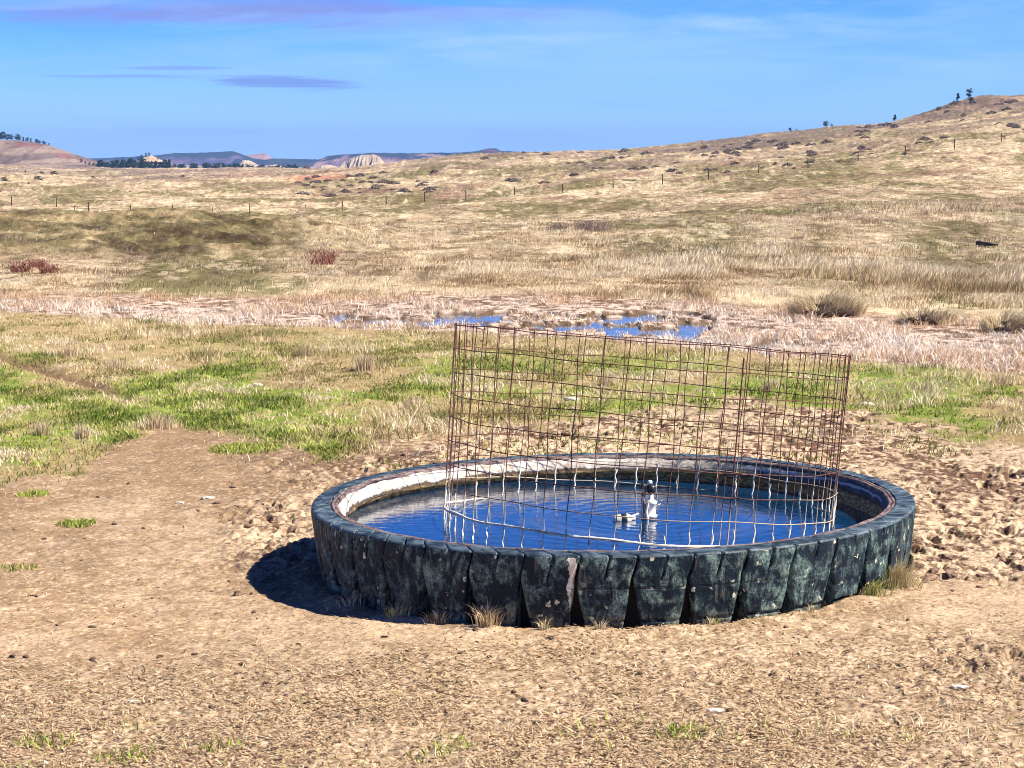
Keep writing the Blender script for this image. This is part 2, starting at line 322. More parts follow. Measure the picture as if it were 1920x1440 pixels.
def colours(N, pal, jit=.12):
    pal = np.array(pal); k = RNG.integers(0, len(pal), N); c = pal[k]*(1+(RNG.random((N, 1))-.5)*2*jit+(RNG.random((N, 3))-.5)*.06); return np.clip(c, 0, 1)
STRAW = [(.62, .49, .29), (.71, .585, .385), (.45, .335, .185), (.78, .67, .47), (.32, .23, .125)]
GREEN = [(.24, .33, .045), (.34, .44, .055), (.14, .20, .03), (.44, .52, .09), (.52, .50, .17)]
OLIVE = [(.23, .23, .07), (.31, .28, .11), (.16, .17, .05)]
def clump(x, y, pal, jit=.10, k=1.0):
    q = np.array(pal); q = q[np.argsort(q.sum(1))]; n = len(x); t_ = np.clip((fbm(x*k*2.2, y*k*1.5, 3, 3)-.5)*3.2+.5+RNG.normal(0, .22, n), 0, .999)*(len(q)-1)
    i = t_.astype(int); f = (t_-i)[:, None]; return np.clip((q[i]*(1-f)+q[i+1]*f)*(1+(RNG.random((n, 1))-.5)*2*jit), 0, 1)
def sample(n, y0, y1, ua=-900, ub=3000):
    n = int(n*1.34)
    # even in the angle below eye level, so that near and far ground are covered alike
    v = RNG.random(n)*(1/y0-1/y1)+1/y1; Y = 1/v; u = ua+RNG.random(n)*(ub-ua); return (u-CX)/F*Y, Y
def outside_tank(x, y, r=1.74): return np.hypot(x-TX, y-TY) > r
# --- green turf and dry stubble between the marsh and the bare dirt
x, y = sample(900000, 14, 31); Z = zones(x, y)
gr = np.clip((1-.5*(Z['u'] > 1550))*sst(fbm(x*.8, y*.55, 4, 5), .34, .52)*sst(Z['v'], 605, 700)+.6*(Z['u'] < 260)*sst(Z['v'], 770, 800), 0, 1); thin = sst(Z['u'], 850, 1250)*.45+sst(Z['u'], 1560, 1650)*.15
fine = sst(fbm(x*2.2, y*1.6, 3, 6), .36, .60)
pk = Z['grass']*(1-thin)*(.10+.9*fine)*(1-Z['rut'])*.55
pk = pk+.05*Z['mud']*(Z['v'] < 880)*sst(fbm(x*2.0, y*1.4, 3, 2), .42, .58)
k = RNG.random(len(x)) < pk; k &= outside_tank(x, y); x, y, gr = x[k], y[k], gr[k]; isg = RNG.random(len(x)) < gr*.78+.12
z = H(x, y)
def sub(a, mk): return [q[mk] for q in a]
gx, gy, gzz = sub((x, y, z), isg); n = len(gx)
tag(blades("green_grass", np.stack([gx, gy, gzz-.005], 1), .025+.045*RNG.random(n)**1.5, .007+.006*RNG.random(n), .3+.8*RNG.random(n), clump(gx, gy, GREEN+OLIVE+STRAW[:2])), kind='stuff', label='short bright green spring grass growing in patches before the marsh', cat='grass')
gx, gy, gzz = sub((x, y, z), ~isg); n = len(gx); ta = sst(fbm(gx*.9, gy*.9, 3, 0), .50, .66)
tag(blades("dry_stubble", np.stack([gx, gy, gzz-.005], 1), .022+(.040+.10*ta)*RNG.random(n)**1.8, .006+.005*RNG.random(n), .3+.9*RNG.random(n), clump(gx, gy, STRAW+OLIVE[:2])), kind='stuff', label='short dry straw stubble mixed through the green grass', cat='grass')
# --- range grass beyond the marsh
x, y = sample(1150000, 30, 170); Z = zones(x, y); p = patch(x, y)
tall = MU(Z['u'], [1000, 1300, 2400], [0, 1, 1])*np.exp(-((Z['v']-(505+(Z['u']-1300)*.03))/42)**2); tall = np.maximum(tall, .8*sst(Z['u'], 1300, 1600)*np.exp(-((Z['Y']-78)/13)**2))
tall *= sst(fbm(x*.35, y*.3, 3, 1), .36, .56)
den = (Z['v'] < Z['M1']+3)*(.16+.75*sst(p, .42, .58))*(.12+.88*sst(fbm(x*1.3, y*.6, 4, 2), .42, .58)); den *= 1-.75*MU(Z['u'], [-3000, 0, 450, 780], [1, 1, 1, 0])*sst(y, 43, 47)*(1-sst(y, 54, 57)); den = np.clip(np.maximum(den, tall), 0, 1)*np.interp(y, [30, 80, 150], [1, .8, .5])*.62
k = RNG.random(len(x)) < den; x, y, tall, p = x[k], y[k], tall[k], p[k]; n = len(x)
hh = (.035+.075*RNG.random(n)**1.5*(.4+1.2*sst(fbm(x*.7, y*.5, 3, 5), .42, .62))+tall*.28*RNG.random(n)*sst(fbm(x*1.1, y*.8, 2, 7), .35, .6))*(1+.3*sst(y, 40, 90)); ol = RNG.random(n) < (1-sst(p, .38, .56))*.7*(1-tall)
cc = np.where(ol[:, None], clump(x, y, OLIVE+[STRAW[4]], k=.5), clump(x, y, STRAW, k=.5))
tag(blades("range_grass", np.stack([x, y, H(x, y)-.01], 1), hh, .006+.00017*y, .25+.6*RNG.random(n), cc, ldir=RNG.normal(.3, 1.1, n)), kind='stuff', label='dry straw-coloured range grass covering the land beyond the marsh', cat='grass')
# --- pale dead reeds standing in the marsh
x, y = sample(470000, 21, 36); Z = zones(x, y)
den = Z['marsh']*(1-.975*Z['wat'])*(.22+.78*sst(fbm(x*2.6, y*1.8, 4, 4), .38, .58))+Z['wat']*.8*sst(fbm(x*1.7, y*1.3, 4, 5, .6), .50, .58)
k = RNG.random(len(x)) < den*.75; x, y = x[k], y[k]; n = len(x); red = sst(fbm(x*.7, y*.9, 3, 7), .42, .56); ZZ = zones(x, y); ws = np.exp(-((ZZ['u']-960)/420)**2)*.55+.45*(ZZ['wat'] > .2)
pw = colours(n, [(.88, .79, .68), (.80, .67, .54), (.92, .87, .80), (.62, .44, .30)]); pr = colours(n, [(.60, .40, .24), (.52, .33, .20), (.70, .52, .34)])
upper = sst(zones(x, y)['v']-zones(x, y)['M1'], 0, 28); red = red*(1-upper*.6)+(1-upper)*.7
cc = np.where((RNG.random(n) < red)[:, None], pr, pw)
tag(blades("marsh_reeds", np.stack([x, y, H(x, y)-.01], 1), (.03+.13*RNG.random(n)**1.6)*(1-.65*ws)*(.5+.9*sst(fbm(x*1.2, y*.9, 2, 1), .35, .65)), .006+.006*RNG.random(n), .4+1.1*RNG.random(n), cc), kind='stuff', label='bleached dead reeds and stubble standing in the wet marsh', cat='reeds')
# --- straw litter and crumbs lying on the dirt in front
x, y = sample(420000, 7.0, 18); Z = zones(x, y)
den = (Z['below'] > .3)*(.08+.85*Z['litter']*(.15+.85*sst(fbm(x*1.9, y*1.5, 4, 3), .36, .6))+.12*Z['mud'])
k = (RNG.random(len(x)) < den*.75) & outside_tank(x, y, 1.66); x, y = x[k], y[k]; n = len(x)
ln = .008+.032*RNG.random(n)**3; a = RNG.random(n)*6.283; wd = .0014+.0022*RNG.random(n); dz = (RNG.random(n)-.3)*.35*ln
dx, dy = np.cos(a)*ln/2, np.sin(a)*ln/2; qx, qy = -np.sin(a)*wd, np.cos(a)*wd; zz = H(x, y)+.004+.004*RNG.random(n)
V = np.stack([np.stack([x-dx-qx, y-dy-qy, zz-dz*.5], 1), np.stack([x+dx-qx, y+dy-qy, zz+dz], 1), np.stack([x+dx+qx, y+dy+qy, zz+dz], 1), np.stack([x-dx+qx, y-dy+qy, zz-dz*.5], 1)], 1).reshape(-1, 3)
cc = np.repeat(colours(n, [(.66, .51, .31), (.56, .41, .25), (.74, .61, .40), (.36, .23, .14), (.12, .07, .04), (.50, .35, .21), (.58, .42, .26), (.25, .15, .09)]), 4, 0)
tag(link("straw_litter", fast_mesh("straw_litter", V, Q=np.arange(4*n).reshape(-1, 4), col=cc), BLADE), kind='stuff', label='broken straw and trampled bits littering the tan dirt in front', cat='litter')
# --- thin green and dry blades in the foreground corners
x, y = sample(60000, 7.2, 10.4); Z = zones(x, y); lf = sst(Z['v'], 1290, 1420)*(.35+.65*(1-sst(Z['u'], 200, 500)))
k = RNG.random(len(x)) < lf*.5*sst(fbm(x*2.2, y*2.2, 3, 6), .46, .62); x, y = x[k], y[k]; n = len(x); g2 = sst(fbm(x*3, y*3, 2, 4), .50, .60)
cc = np.where((RNG.random(n) < g2*.8)[:, None], colours(n, GREEN), colours(n, STRAW))
tag(blades("foreground_grass", np.stack([x, y, H(x, y)-.004], 1), .02+.05*RNG.random(n)**2, .003+.003*RNG.random(n), .5+.8*RNG.random(n), cc), kind='stuff', label='sparse thin blades of grass along the bottom edge of the dirt', cat='grass')
# small green sprouts on the bare dirt
for (px, py, s, nb) in ((455, 832, .30, 900), (608, 833, .16, 420), (130, 957, .13, 260), (50, 905, .12, 200), (20, 1035, .12, 90), (65, 1388, .12, 260), (210, 1422, .12, 220), (1295, 1402, .11, 200), (850, 1408, .10, 120), (795, 1428, .10, 120), (1275, 1398, .07, 60), (400, 1410, .10, 90)):
    x0, y0, z0 = flat(px, py); r = np.sqrt(RNG.random(nb))*s; a = RNG.random(nb)*6.283; x = x0+r*np.cos(a); y = y0+r*np.sin(a)*.9
    if py > 1300: nb = nb//3; x, y = x[:nb], y[:nb]; r = r[:nb]
    o = blades("grass_sprout", np.stack([x, y, H(x, y)-.003], 1), .02+.05*RNG.random(nb)*(1-.5*r/s), .005+.004*RNG.random(nb), .4+.7*RNG.random(nb), colours(nb, GREEN))
    where = {455: 'largest bright green sprout patch on the dirt left of the tank', 608: 'green sprout patch at the dirt edge behind the tank, left side', 130: 'small green sprout alone on the bare dirt at left', 50: 'green sprout just below the green turf at the left edge', 20: 'faint green sprout on bare dirt at the left edge', 65: 'green sprout in the bottom left corner', 210: 'green sprout at the bottom edge, right of the corner one', 1295: 'green sprout on the dirt below the middle of the tank', 850: 'left one of two tiny sprouts at the bottom centre', 795: 'lowest tiny sprout at the bottom centre', 1275: 'tiny sprout beside the one below the tank', 400: 'tiny sprout in the straw litter at bottom left'}[px]
    tag(o, where, 'grass', 'green sprouts on the dirt')
# ------------------------------------------------------------------ marsh water
m, t, b = new_mat("marsh_water"); P = wpos(t)
pset(b, t, color=t.mix(t.rng(t.noise(P, 1.3, 4), .4, .6), (.05, .07, .10), (.12, .11, .09)), rough=.10, spec=.5, ior=1.4, normal=t.bump(t.noise(t.scale(P, (1, .5, 1)), 6, 4, .55), .25, .02))
xa, ya, _ = flat(520, 640); V = [(-4.5, 23, -.071), (8.5, 21.5, -.071), (9.0, 34, -.071), (-4.5, 34, -.071)]
tag(link("water", fast_mesh("water", V, Q=[[0, 1, 2, 3]]), m), kind='structure')
exec_parts = []
# ------------------------------------------------------------------ the tyre tank
def world_noise_mat(name, fn):
    m, t, b = new_mat(name); fn(t, b, wpos(t)); return m
def f_rubber(t, b, P):
    n1 = t.noise(P, 7, 6, .65, .4); n2 = t.noise(t.scale(P, (1, 1, .45)), 22, 5, .7, .6); n3 = t.noise(P, 2.2, 3, .5)
    f = t.rng(t.m('ADD', t.m('MULTIPLY', n1, .55), t.m('MULTIPLY', n2, .45)), .46, .64)
    c = t.mix(f, (.003, .011, .022), (.19, .28, .25))
    c = t.mix(t.rng(n3, .45, .65, 0, .6), c, t.mix(f, (.005, .013, .028), (.08, .13, .14)))
    va = t.add('ShaderNodeVectorMath', operation='ADD'); nn_ = t.add('ShaderNodeTexNoise'); nn_.inputs['Scale'].default_value = 28; t.l.new(P, nn_.inputs['Vector']); vs = t.add('ShaderNodeVectorMath', operation='SCALE'); t.l.new(nn_.outputs['Color'], vs.inputs[0]); vs.inputs[3].default_value = .05; t.l.new(P, va.inputs[0]); t.l.new(vs.outputs[0], va.inputs[1])
    v = t.vor(va.outputs[0], 24); cs_ = t.add('ShaderNodeSeparateColor'); t.l.new(v.outputs['Color'], cs_.inputs[0]); rad_v = t.m('MULTIPLY', t.rng(cs_.outputs[0], .48, 1.0, 0, .38, False), 1.0)
    sp = t.m('MULTIPLY', t.rng(t.m('SUBTRACT', v.outputs['Distance'], rad_v), .0, -.05), t.rng(t.noise(P, 3.1, 2), .42, .52))
    c = t.mix(t.m('MULTIPLY', sp, .9), c, (.55, .54, .40))
    n4 = t.noise(P, 85, 5, .75, .5); c = t.mix(1, c, t.mix(t.rng(n4, .40, .60), (.45, .5, .55), (1.5, 1.45, 1.35)), 'MULTIPLY'); vk = t.vor(t.scale(P, (1, 1, 1.7)), 13, 'DISTANCE_TO_EDGE'); c = t.mix(t.m('MULTIPLY', t.rng(vk.outputs['Distance'], .018, .006), t.rng(n3, .5, .6)), c, (.006, .008, .010))
    dr_ = t.noise(t.scale(P, (14, 14, 1.2)), 1.6, 4, .6); c = t.mix(t.rng(dr_, .60, .72, 0, .45), c, (.24, .25, .19))
    sc = t.noise(t.scale(P, (6, 6, 40)), 1.2, 4, .6, 1.5); c = t.mix(t.rng(sc, .66, .72, 0, .5), c, (.28, .33, .30))
    s = t.add('ShaderNodeSeparateXYZ'); t.l.new(P, s.inputs[0])
    # the cream streak of droppings down one block
    xs = t.m('ADD', s.outputs[0], t.m('MULTIPLY', t.m('SUBTRACT', t.noise(P, 16, 4, .6), .5), .075))
    st = t.m('MULTIPLY', t.rng(t.m('ABSOLUTE', t.m('SUBTRACT', xs, .295)), .020, .014), t.rng(s.outputs[1], 10.2, 10.1))
    st = t.m('MULTIPLY', st, t.m('MULTIPLY', t.rng(s.outputs[2], .06, .10), t.rng(t.noise(P, 12, 3), .34, .44)))
    c = t.mix(st, c, (.72, .66, .52))
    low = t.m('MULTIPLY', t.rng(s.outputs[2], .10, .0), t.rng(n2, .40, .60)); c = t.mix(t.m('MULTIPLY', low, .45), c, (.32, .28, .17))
    pset(b, t, color=c, rough=t.rng(n1, .3, .7, .5, .8), spec=.22, normal=t.bump(n4, .45, .004, t.bump(t.m('ADD', n1, n2), .5, .014)))
RUB = world_noise_mat("tyre_rubber", f_rubber)
def f_top(t, b, P):
    n1 = t.noise(P, 9, 6, .65, .4); n2 = t.noise(P, 40, 4, .6)
    c = t.mix(t.rng(n1, .38, .66), (.010, .022, .036), (.11, .155, .185)); c = t.mix(t.rng(n2, .6, .8, 0, .5), c, (.24, .24, .22))
    pset(b, t, color=c, rough=.55, spec=.5, normal=t.bump(n1, .4, .01))
RUBT = world_noise_mat("tyre_shoulder", f_top)
def f_bead(t, b, P):
    n1 = t.noise(P, 14, 5, .65); c = t.mix(t.rng(n1, .35, .65), (.055, .03, .035), (.26, .19, .18))
    pset(b, t, color=c, rough=.8, normal=t.bump(n1, .5, .008))
BEAD = world_noise_mat("tyre_bead", f_bead)
tank = tag(empty("tyre_tank", (TX, TY, 0)), 'huge dark tractor tyre laid flat as a round stock water tank', 'water tank'); tank.rotation_euler = (0, -.014, 0)
def lathe(name, prof, n, mat, parent, fn=None, close=False):
    th = np.arange(n)*2*math.pi/n; pr = np.array(prof, float); r = pr[:, 0][:, None]+0*th; z = pr[:, 1][:, None]+0*th; TH = th[None]+0*r
    if fn: r, z = fn(r, z, TH)
    V = np.stack([r*np.cos(TH), r*np.sin(TH), z], -1).reshape(-1, 3); Q = grid_quads(len(pr), n, True)
    if close:
        j = np.arange(n); k = (len(pr)-1)*n; Q = np.concatenate([Q, np.stack([k+j, k+(j+1) % n, (j+1) % n, j], 1)])
    return link(name, fast_mesh(name, V, Q=Q), mat, parent)
NB = 38; R0 = TR
def densify(prof, step):
    out = []; p = [np.array(q, float) for q in prof]
    for a, c in zip(p[:-1], p[1:]):
        k = max(1, int(np.linalg.norm(c-a)/step)); out += [a+(c-a)*i/k for i in range(k)]
    return np.array(out+[p[-1]])
core = densify([(R0-.16, -.12), (R0-.145, .05), (R0-.10, .20), (R0-.065, .27), (R0-.052, .32), (R0-.075, .350), (R0-.09, .360), (R0-.11, .361)], .02)
m, t, b = new_mat("tyre_groove_rubber"); pset(b, t, color=(.010, .012, .014), rough=.8); lathe("carcass", core, 220, m, tank)
bead = [(R0-.108, .350), (R0-.11, .366), (R0-.118, .371), (R0-.126, .366), (R0-.130, .361), (R0-.136, .367), (R0-.144, .368), (R0-.150, .362), (R0-.152, .350), (R0-.148, .342), (R0-.12, .342)]
lathe("bead_ring", bead, 260, BEAD, tank, lambda r, z, a: (r+.003*np.sin(a*41)*np.cos(a*17), z+.002*np.sin(a*29)), close=True)
bp = densify([(R0-.105, .371), (R0-.05, .3715), (R0-.012, .370), (R0-.003, .366), (R0, .358), (R0+.001, .32), (R0-.003, .27), (R0-.015, .16), (R0-.032, .05), (R0-.036, .036), (R0-.038, .03), (R0-.05, -.04), (R0-.07, -.12)], .006)
z_ = bp[:, 1]; r_ = bp[:, 0]; ontop = r_ < R0-.012; arc = np.concatenate([[0], np.cumsum(np.linalg.norm(np.diff(bp, axis=0), axis=1))])
off = np.where(z_ > .362, np.interp(r_, [R0-.105, R0-.008], [-.075, .016]), np.interp(z_, [.25, .355], [-.014, .016]))
hw = np.where(z_ > .34, .0045, np.interp(z_, [0, .06, .14, .21, .26, .34], [.046, .037, .021, .010, .0065, .0045]))
tg = np.gradient(bp, axis=0); tg /= np.linalg.norm(tg, axis=1)[:, None]; nrm = np.stack([-tg[:, 1], tg[:, 0]], 1)
nrm = np.where(((nrm*np.stack([np.ones_like(z_), (z_ > .34)*2.0], 1)).sum(1) < 0)[:, None], -nrm, nrm)
def block_mesh(seed):
    nu = 60; W = 2*math.pi*R0/NB; U = np.linspace(0, 1, nu)[None, :]; nv = len(bp)
    jl = .006*(vn(arc*9, arc*0+seed, 1)-.5)[:, None]; jr = .006*(vn(arc*9, arc*0+seed+5, 2)-.5)[:, None]
    lo = -W/2+off[:, None]+hw[:, None]+jl; hi = W/2+off[:, None]-hw[:, None]+jr; s = lo+(hi-lo)*U
    dep = 0.0045*(fbm(s*14+seed*7, arc[:, None]*14+0*s, 3, 2)-.5)*2
    e = np.minimum(s-lo, hi-s); dep = dep-.005*(1-sst(e, 0, .009))
    sw = np.interp(arc, [0, .10, .16, .235], [.003, .0055, .0045, .0012]); cs = off+.004
    dep = dep-.026*(1-sst(np.abs(s-cs[:, None]), sw[:, None]*.8, sw[:, None]*1.6))*(arc[:, None] < .235)
    dep = dep-.004*(np.abs(z_[:, None]-.205) < .0032)*(vn(s*9, s*0+seed, 4) > .35)-.010*(np.abs(z_[:, None]-.033) < .004)
    r = r_[:, None]+nrm[:, 0][:, None]*dep; z = z_[:, None]+nrm[:, 1][:, None]*dep
    th = s/R0; top = np.stack([r*np.sin(th), -r*np.cos(th), z], -1)
    rb = r_[:, None]-np.interp(z_, [0, .2, .34, .352], [.12, .07, .05, 0])[:, None]-nrm[:, 0][:, None]*.002+0*s; zb = z_[:, None]-.03*(z_[:, None] > .35)+0*s
    bot = np.stack([rb*np.sin(th), -rb*np.cos(th), zb], -1)
    V = np.concatenate([top.reshape(-1, 3), bot.reshape(-1, 3)]); n0 = nu*nv; Q = [grid_quads(nv, nu)]
    i = np.arange(nv-1)
    Q.append(np.stack([i*nu, (i+1)*nu, (i+1)*nu+n0, i*nu+n0], 1)); k = nu-1; Q.append(np.stack([i*nu+k, i*nu+k+n0, (i+1)*nu+k+n0, (i+1)*nu+k], 1))
    j = np.arange(nu-1); Q.append(np.stack([j, j+n0, j+1+n0, j+1], 1))
    me = fast_mesh("tread_block", V, Q=np.concatenate(Q)); me.materials.append(RUB); me.materials.append(RUBT)
    mi = np.zeros(len(me.polygons), np.int32); rows = np.arange((nv-1)*(nu-1))//(nu-1); mi[:len(rows)] = (z_[rows] > .363); me.polygons.foreach_set('material_index', mi)
    return me
bms = [block_mesh(k) for k in range(7)]
for k in range(NB):
    o = link("tread_block", bms[(k*3) % 7], None, tank); o.rotation_euler = (0, 0, (k+.62)*2*math.pi/NB)
# inner wall with its pale crust
def f_liner(t, b, P):
    tcx = t.add('ShaderNodeTexCoord').outputs['Object']; s = t.add('ShaderNodeSeparateXYZ'); t.l.new(tcx, s.inputs[0])
    an = t.m('ARCTAN2', s.outputs[1], t.m('MULTIPLY', s.outputs[0], -1.0))       # 0 at left, +90 at the back, 180 at right
    n1 = t.noise(P, 9, 5, .65, .5); n2 = t.noise(t.scale(P, (1, 1, 2.5)), 26, 5, .7)
    zz = t.m('ADD', s.outputs[2], t.m('MULTIPLY', t.m('SUBTRACT', n1, .5), .055))
    wh = t.m('MULTIPLY', t.rng(zz, .292, .304), t.rng(zz, .385, .358))
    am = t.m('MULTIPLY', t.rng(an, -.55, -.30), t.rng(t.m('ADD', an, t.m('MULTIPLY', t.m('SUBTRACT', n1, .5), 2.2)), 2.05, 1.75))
    wet = t.mix(t.rng(n2, .4, .62), (.14, .09, .03), (.50, .39, .16))
    dry = t.mix(t.rng(n1, .35, .65), (.02, .03, .04), (.09, .12, .15))
    body = t.mix(t.rng(zz, .285, .30), t.mix(t.rng(zz, .285, .262), t.mix(n2, (.035, .018, .010), (.14, .08, .04)), wet), dry)
    c = t.mix(t.m('MULTIPLY', wh, am), body, t.mix(t.rng(t.m('ADD', t.m('MULTIPLY', n1, .5), t.m('MULTIPLY', n2, .5)), .36, .58), (.34, .25, .18), (.72, .66, .58)))
    sheen = t.m('MULTIPLY', t.m('MULTIPLY', t.rng(zz, .316, .324), t.rng(zz, .338, .330)), t.rng(an, 2.0, 2.4)); c = t.mix(t.m('MULTIPLY', sheen, .8), c, (.42, .50, .60))  # sheen on the right-hand wall painted in as a pale bluish band
    pset(b, t, color=c, rough=.8, normal=t.bump(t.m('ADD', n1, n2), .5, .012))
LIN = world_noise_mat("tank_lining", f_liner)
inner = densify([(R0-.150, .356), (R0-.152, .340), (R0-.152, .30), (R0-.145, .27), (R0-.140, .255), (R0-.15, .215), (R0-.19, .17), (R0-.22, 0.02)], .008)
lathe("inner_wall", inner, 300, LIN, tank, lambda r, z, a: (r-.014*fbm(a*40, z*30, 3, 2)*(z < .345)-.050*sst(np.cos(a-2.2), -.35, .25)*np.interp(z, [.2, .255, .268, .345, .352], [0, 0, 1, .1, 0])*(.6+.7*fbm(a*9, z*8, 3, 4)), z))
# water in the tank
WZ = .222
def f_water(t, b, P):
    s = t.add('ShaderNodeSeparateXYZ'); t.l.new(P, s.inputs[0]); dx = t.m('SUBTRACT', s.outputs[0], .80); dy = t.m('SUBTRACT', s.outputs[1], 11.5)
    r = t.m('SQRT', t.m('ADD', t.m('MULTIPLY', dx, dx), t.m('MULTIPLY', dy, dy))); wv = t.m('SINE', t.m('ADD', t.m('MULTIPLY', r, 62), t.m('MULTIPLY', t.noise(P, 2.4, 3), 16)))
    wv = t.m('MULTIPLY', wv, t.rng(r, 1.5, .25, .15, 1)); n = t.noise(t.scale(P, (1, 1.6, 1)), 9, 4, .55, .3)
    h = t.m('ADD', t.m('MULTIPLY', wv, .4), t.m('MULTIPLY', n, 1.8))
    rr = t.m('ADD', r, t.m('MULTIPLY', t.m('SUBTRACT', t.noise(P, 5, 3), .5), .22)); ring = t.m('MULTIPLY', t.rng(rr, .45, .58), t.rng(rr, .80, .66)); ring = t.m('MULTIPLY', ring, t.rng(t.noise(P, 2.4, 3), .35, .65))
    c = t.mix(t.m('MULTIPLY', ring, .5), (.002, .028, .080), (.09, .11, .17))
    pset(b, t, color=c, rough=.015, spec=.5, ior=1.85, normal=t.bump(h, .12, .010))
WAT = world_noise_mat("tank_water", f_water)
th = np.linspace(0, 2*math.pi, 129)[:-1]; V = np.concatenate([[[TX, TY, WZ]], np.stack([TX+1.590*np.cos(th), TY+1.590*np.sin(th), WZ+0*th], 1)]); Tr = [[0, i+1, (i+1) % 128+1] for i in range(128)]
tag(link("tank_water", fast_mesh("tank_water", V, Tr=Tr), WAT), 'deep blue rippled water filling the round tyre tank', 'water', kind='structure')
# ------------------------------------------------------------------ tube builder
def tubes(lines, radii, sides=6):
    """lines: list of (n,3) arrays; radii: number or per-point array. One vertex grid each."""
    Vs, Qs, o = [], [], 0
    for ln, ra in zip(lines, radii):
        ln = np.array(ln, float); n = len(ln); tg = np.gradient(ln, axis=0); tg /= np.linalg.norm(tg, axis=1)[:, None]+1e-9
        ref = np.where(np.abs(tg[:, 2:3]) > .8, np.array([[1., 0, 0]]), np.array([[0, 0, 1.]])); a = np.cross(tg, ref); a /= np.linalg.norm(a, axis=1)[:, None]; bb = np.cross(tg, a)
        r = np.broadcast_to(np.asarray(ra, float), (n,)); an = np.arange(sides)*2*math.pi/sides
        V = ln[:, None]+r[:, None, None]*(a[:, None]*np.cos(an)[None, :, None]+bb[:, None]*np.sin(an)[None, :, None])
        Vs.append(V.reshape(-1, 3)); q = grid_quads(n, sides, True); Qs.append(q+o)
        Qs.append(np.array([[o, o+1, o+2, o+3], [o+(n-1)*sides+3, o+(n-1)*sides+2, o+(n-1)*sides+1, o+(n-1)*sides]])); o += n*sides
    return np.concatenate(Vs), np.concatenate(Qs)
def f_rust(t, b, P):
    n = t.noise(P, 40, 4, .6); s = t.add('ShaderNodeSeparateXYZ'); t.l.new(P, s.inputs[0])
    c = t.mix(t.rng(n, .35, .65), (.05, .018, .012), (.19, .075, .045))
    z = t.m('ADD', s.outputs[2], t.m('MULTIPLY', t.m('SUBTRACT', t.noise(P, 9, 3), .5), .22))
    c = t.mix(t.rng(z, .50, .36), c, (.50, .40, .28))
    pset(b, t, color=c, rough=.85, normal=t.bump(n, .4, .002))
RUST = world_noise_mat("rusty_wire", f_rust)
m, t, b = new_mat("mineral_crust"); n = t.noise(wpos(t), 60, 4, .6); pset(b, t, color=t.mix(t.rng(n, .3, .7), (.62, .56, .46), (.90, .88, .82)), rough=.9, normal=t.bump(n, .5, .004)); CRUST = m
cage = tag(empty("wire_cage", (.715, 11.5, .205)), 'leaning rusty welded wire mesh cylinder standing in the tank', 'wire cage')
cage.rotation_euler = Euler((R_(-4.6), R_(4.6), 0), 'XYZ'); CR = 1.115; NV = 54; NH = 9; CH = .131
bend = [(random.gauss(0, .004), random.gauss(0, .004)) for _ in range(NV)]
def cpt(a, z, dr=0.0):
    r = CR+dr+.020*z+.010*math.sin(3*a+1)+.006*math.sin(7*a)+.012*z*math.sin(2*a)
    return (r*math.cos(a), r*math.sin(a), z)
lines, rad = [], []; a_seam = -1.18
for h in range(NH):
    pts = []
    for k in range(181):
        a = a_seam+2*math.pi*k/180*1.012; pts.append(np.array(cpt(a, h*CH+.004*math.sin(5*a+h)+.003*math.sin(11*a+2*h), .004))+[0, 0, 0])
    lines.append(pts); rad.append(.0029)
for k in range(NV):
    a = a_seam+.02+2*math.pi*k/NV; da, dr = bend[k]; pts = []
    for q in range(17):
        z = -.035+(CH*8+.045)*q/16; w_ = math.sin(q*math.pi/16); pts.append(cpt(a+da*w_+.004*math.sin(q+k), z, dr*w_))
    lines.append(pts); rad.append(.0029)
lines.append([cpt(a_seam-.012, -.05+q*.07) for q in range(16)]); rad.append(.0045)      # doubled wires at the seam
lines.append([cpt(a_seam-.055, -.03+q*.07) for q in range(9)]); rad.append(.0030)
for zz in (.0, .262, .393): lines.append([cpt(a_seam-.10, zz), cpt(a_seam-.04, zz, .01), cpt(a_seam+.03, zz+.004, .012)]); rad.append(.003)
V, Q = tubes(lines, rad); link("wire_mesh", fast_mesh("wire_mesh", V, Q=Q), RUST, cage)
lines, rad = [], []                                                                     # salt crust on the wires near the waterline
for k in range(NV):
    a = a_seam+.02+2*math.pi*k/NV; lx = CR*math.cos(a); ly = CR*math.sin(a); zw = WZ-.205+.068*lx+.056*ly*-1*-1*0-.056*ly*-1*0
    zw = (WZ-.205)+math.tan(R_(4.6))*lx+math.tan(R_(4.6))*ly; top = zw+.06+.10*random.random()
    n = 12; rr = [.0040+.0035*random.random()*(1 if random.random() < .5 else .3) for _ in range(n)]
    lines.append([cpt(a+.004*math.sin(q), zw-.03+(top-zw+.03)*q/(n-1)) for q in range(n)]); rr[-1] = .003; rad.append(np.array(rr))
pts = [cpt(a_seam+2*math.pi*k/260, .0045*math.sin(k*.3)) for k in range(261)]
rad_ = np.array([.0058+.003*random.random() for _ in pts]); seg = [(145, 261)]
lines.append(pts[150:261]); rad.append(rad_[150:261]*np.interp(range(111), [0, 25], [.5, 1]))
V, Q = tubes(lines, rad); link("mineral_crust", fast_mesh("mineral_crust", V, Q=Q), CRUST, cage)
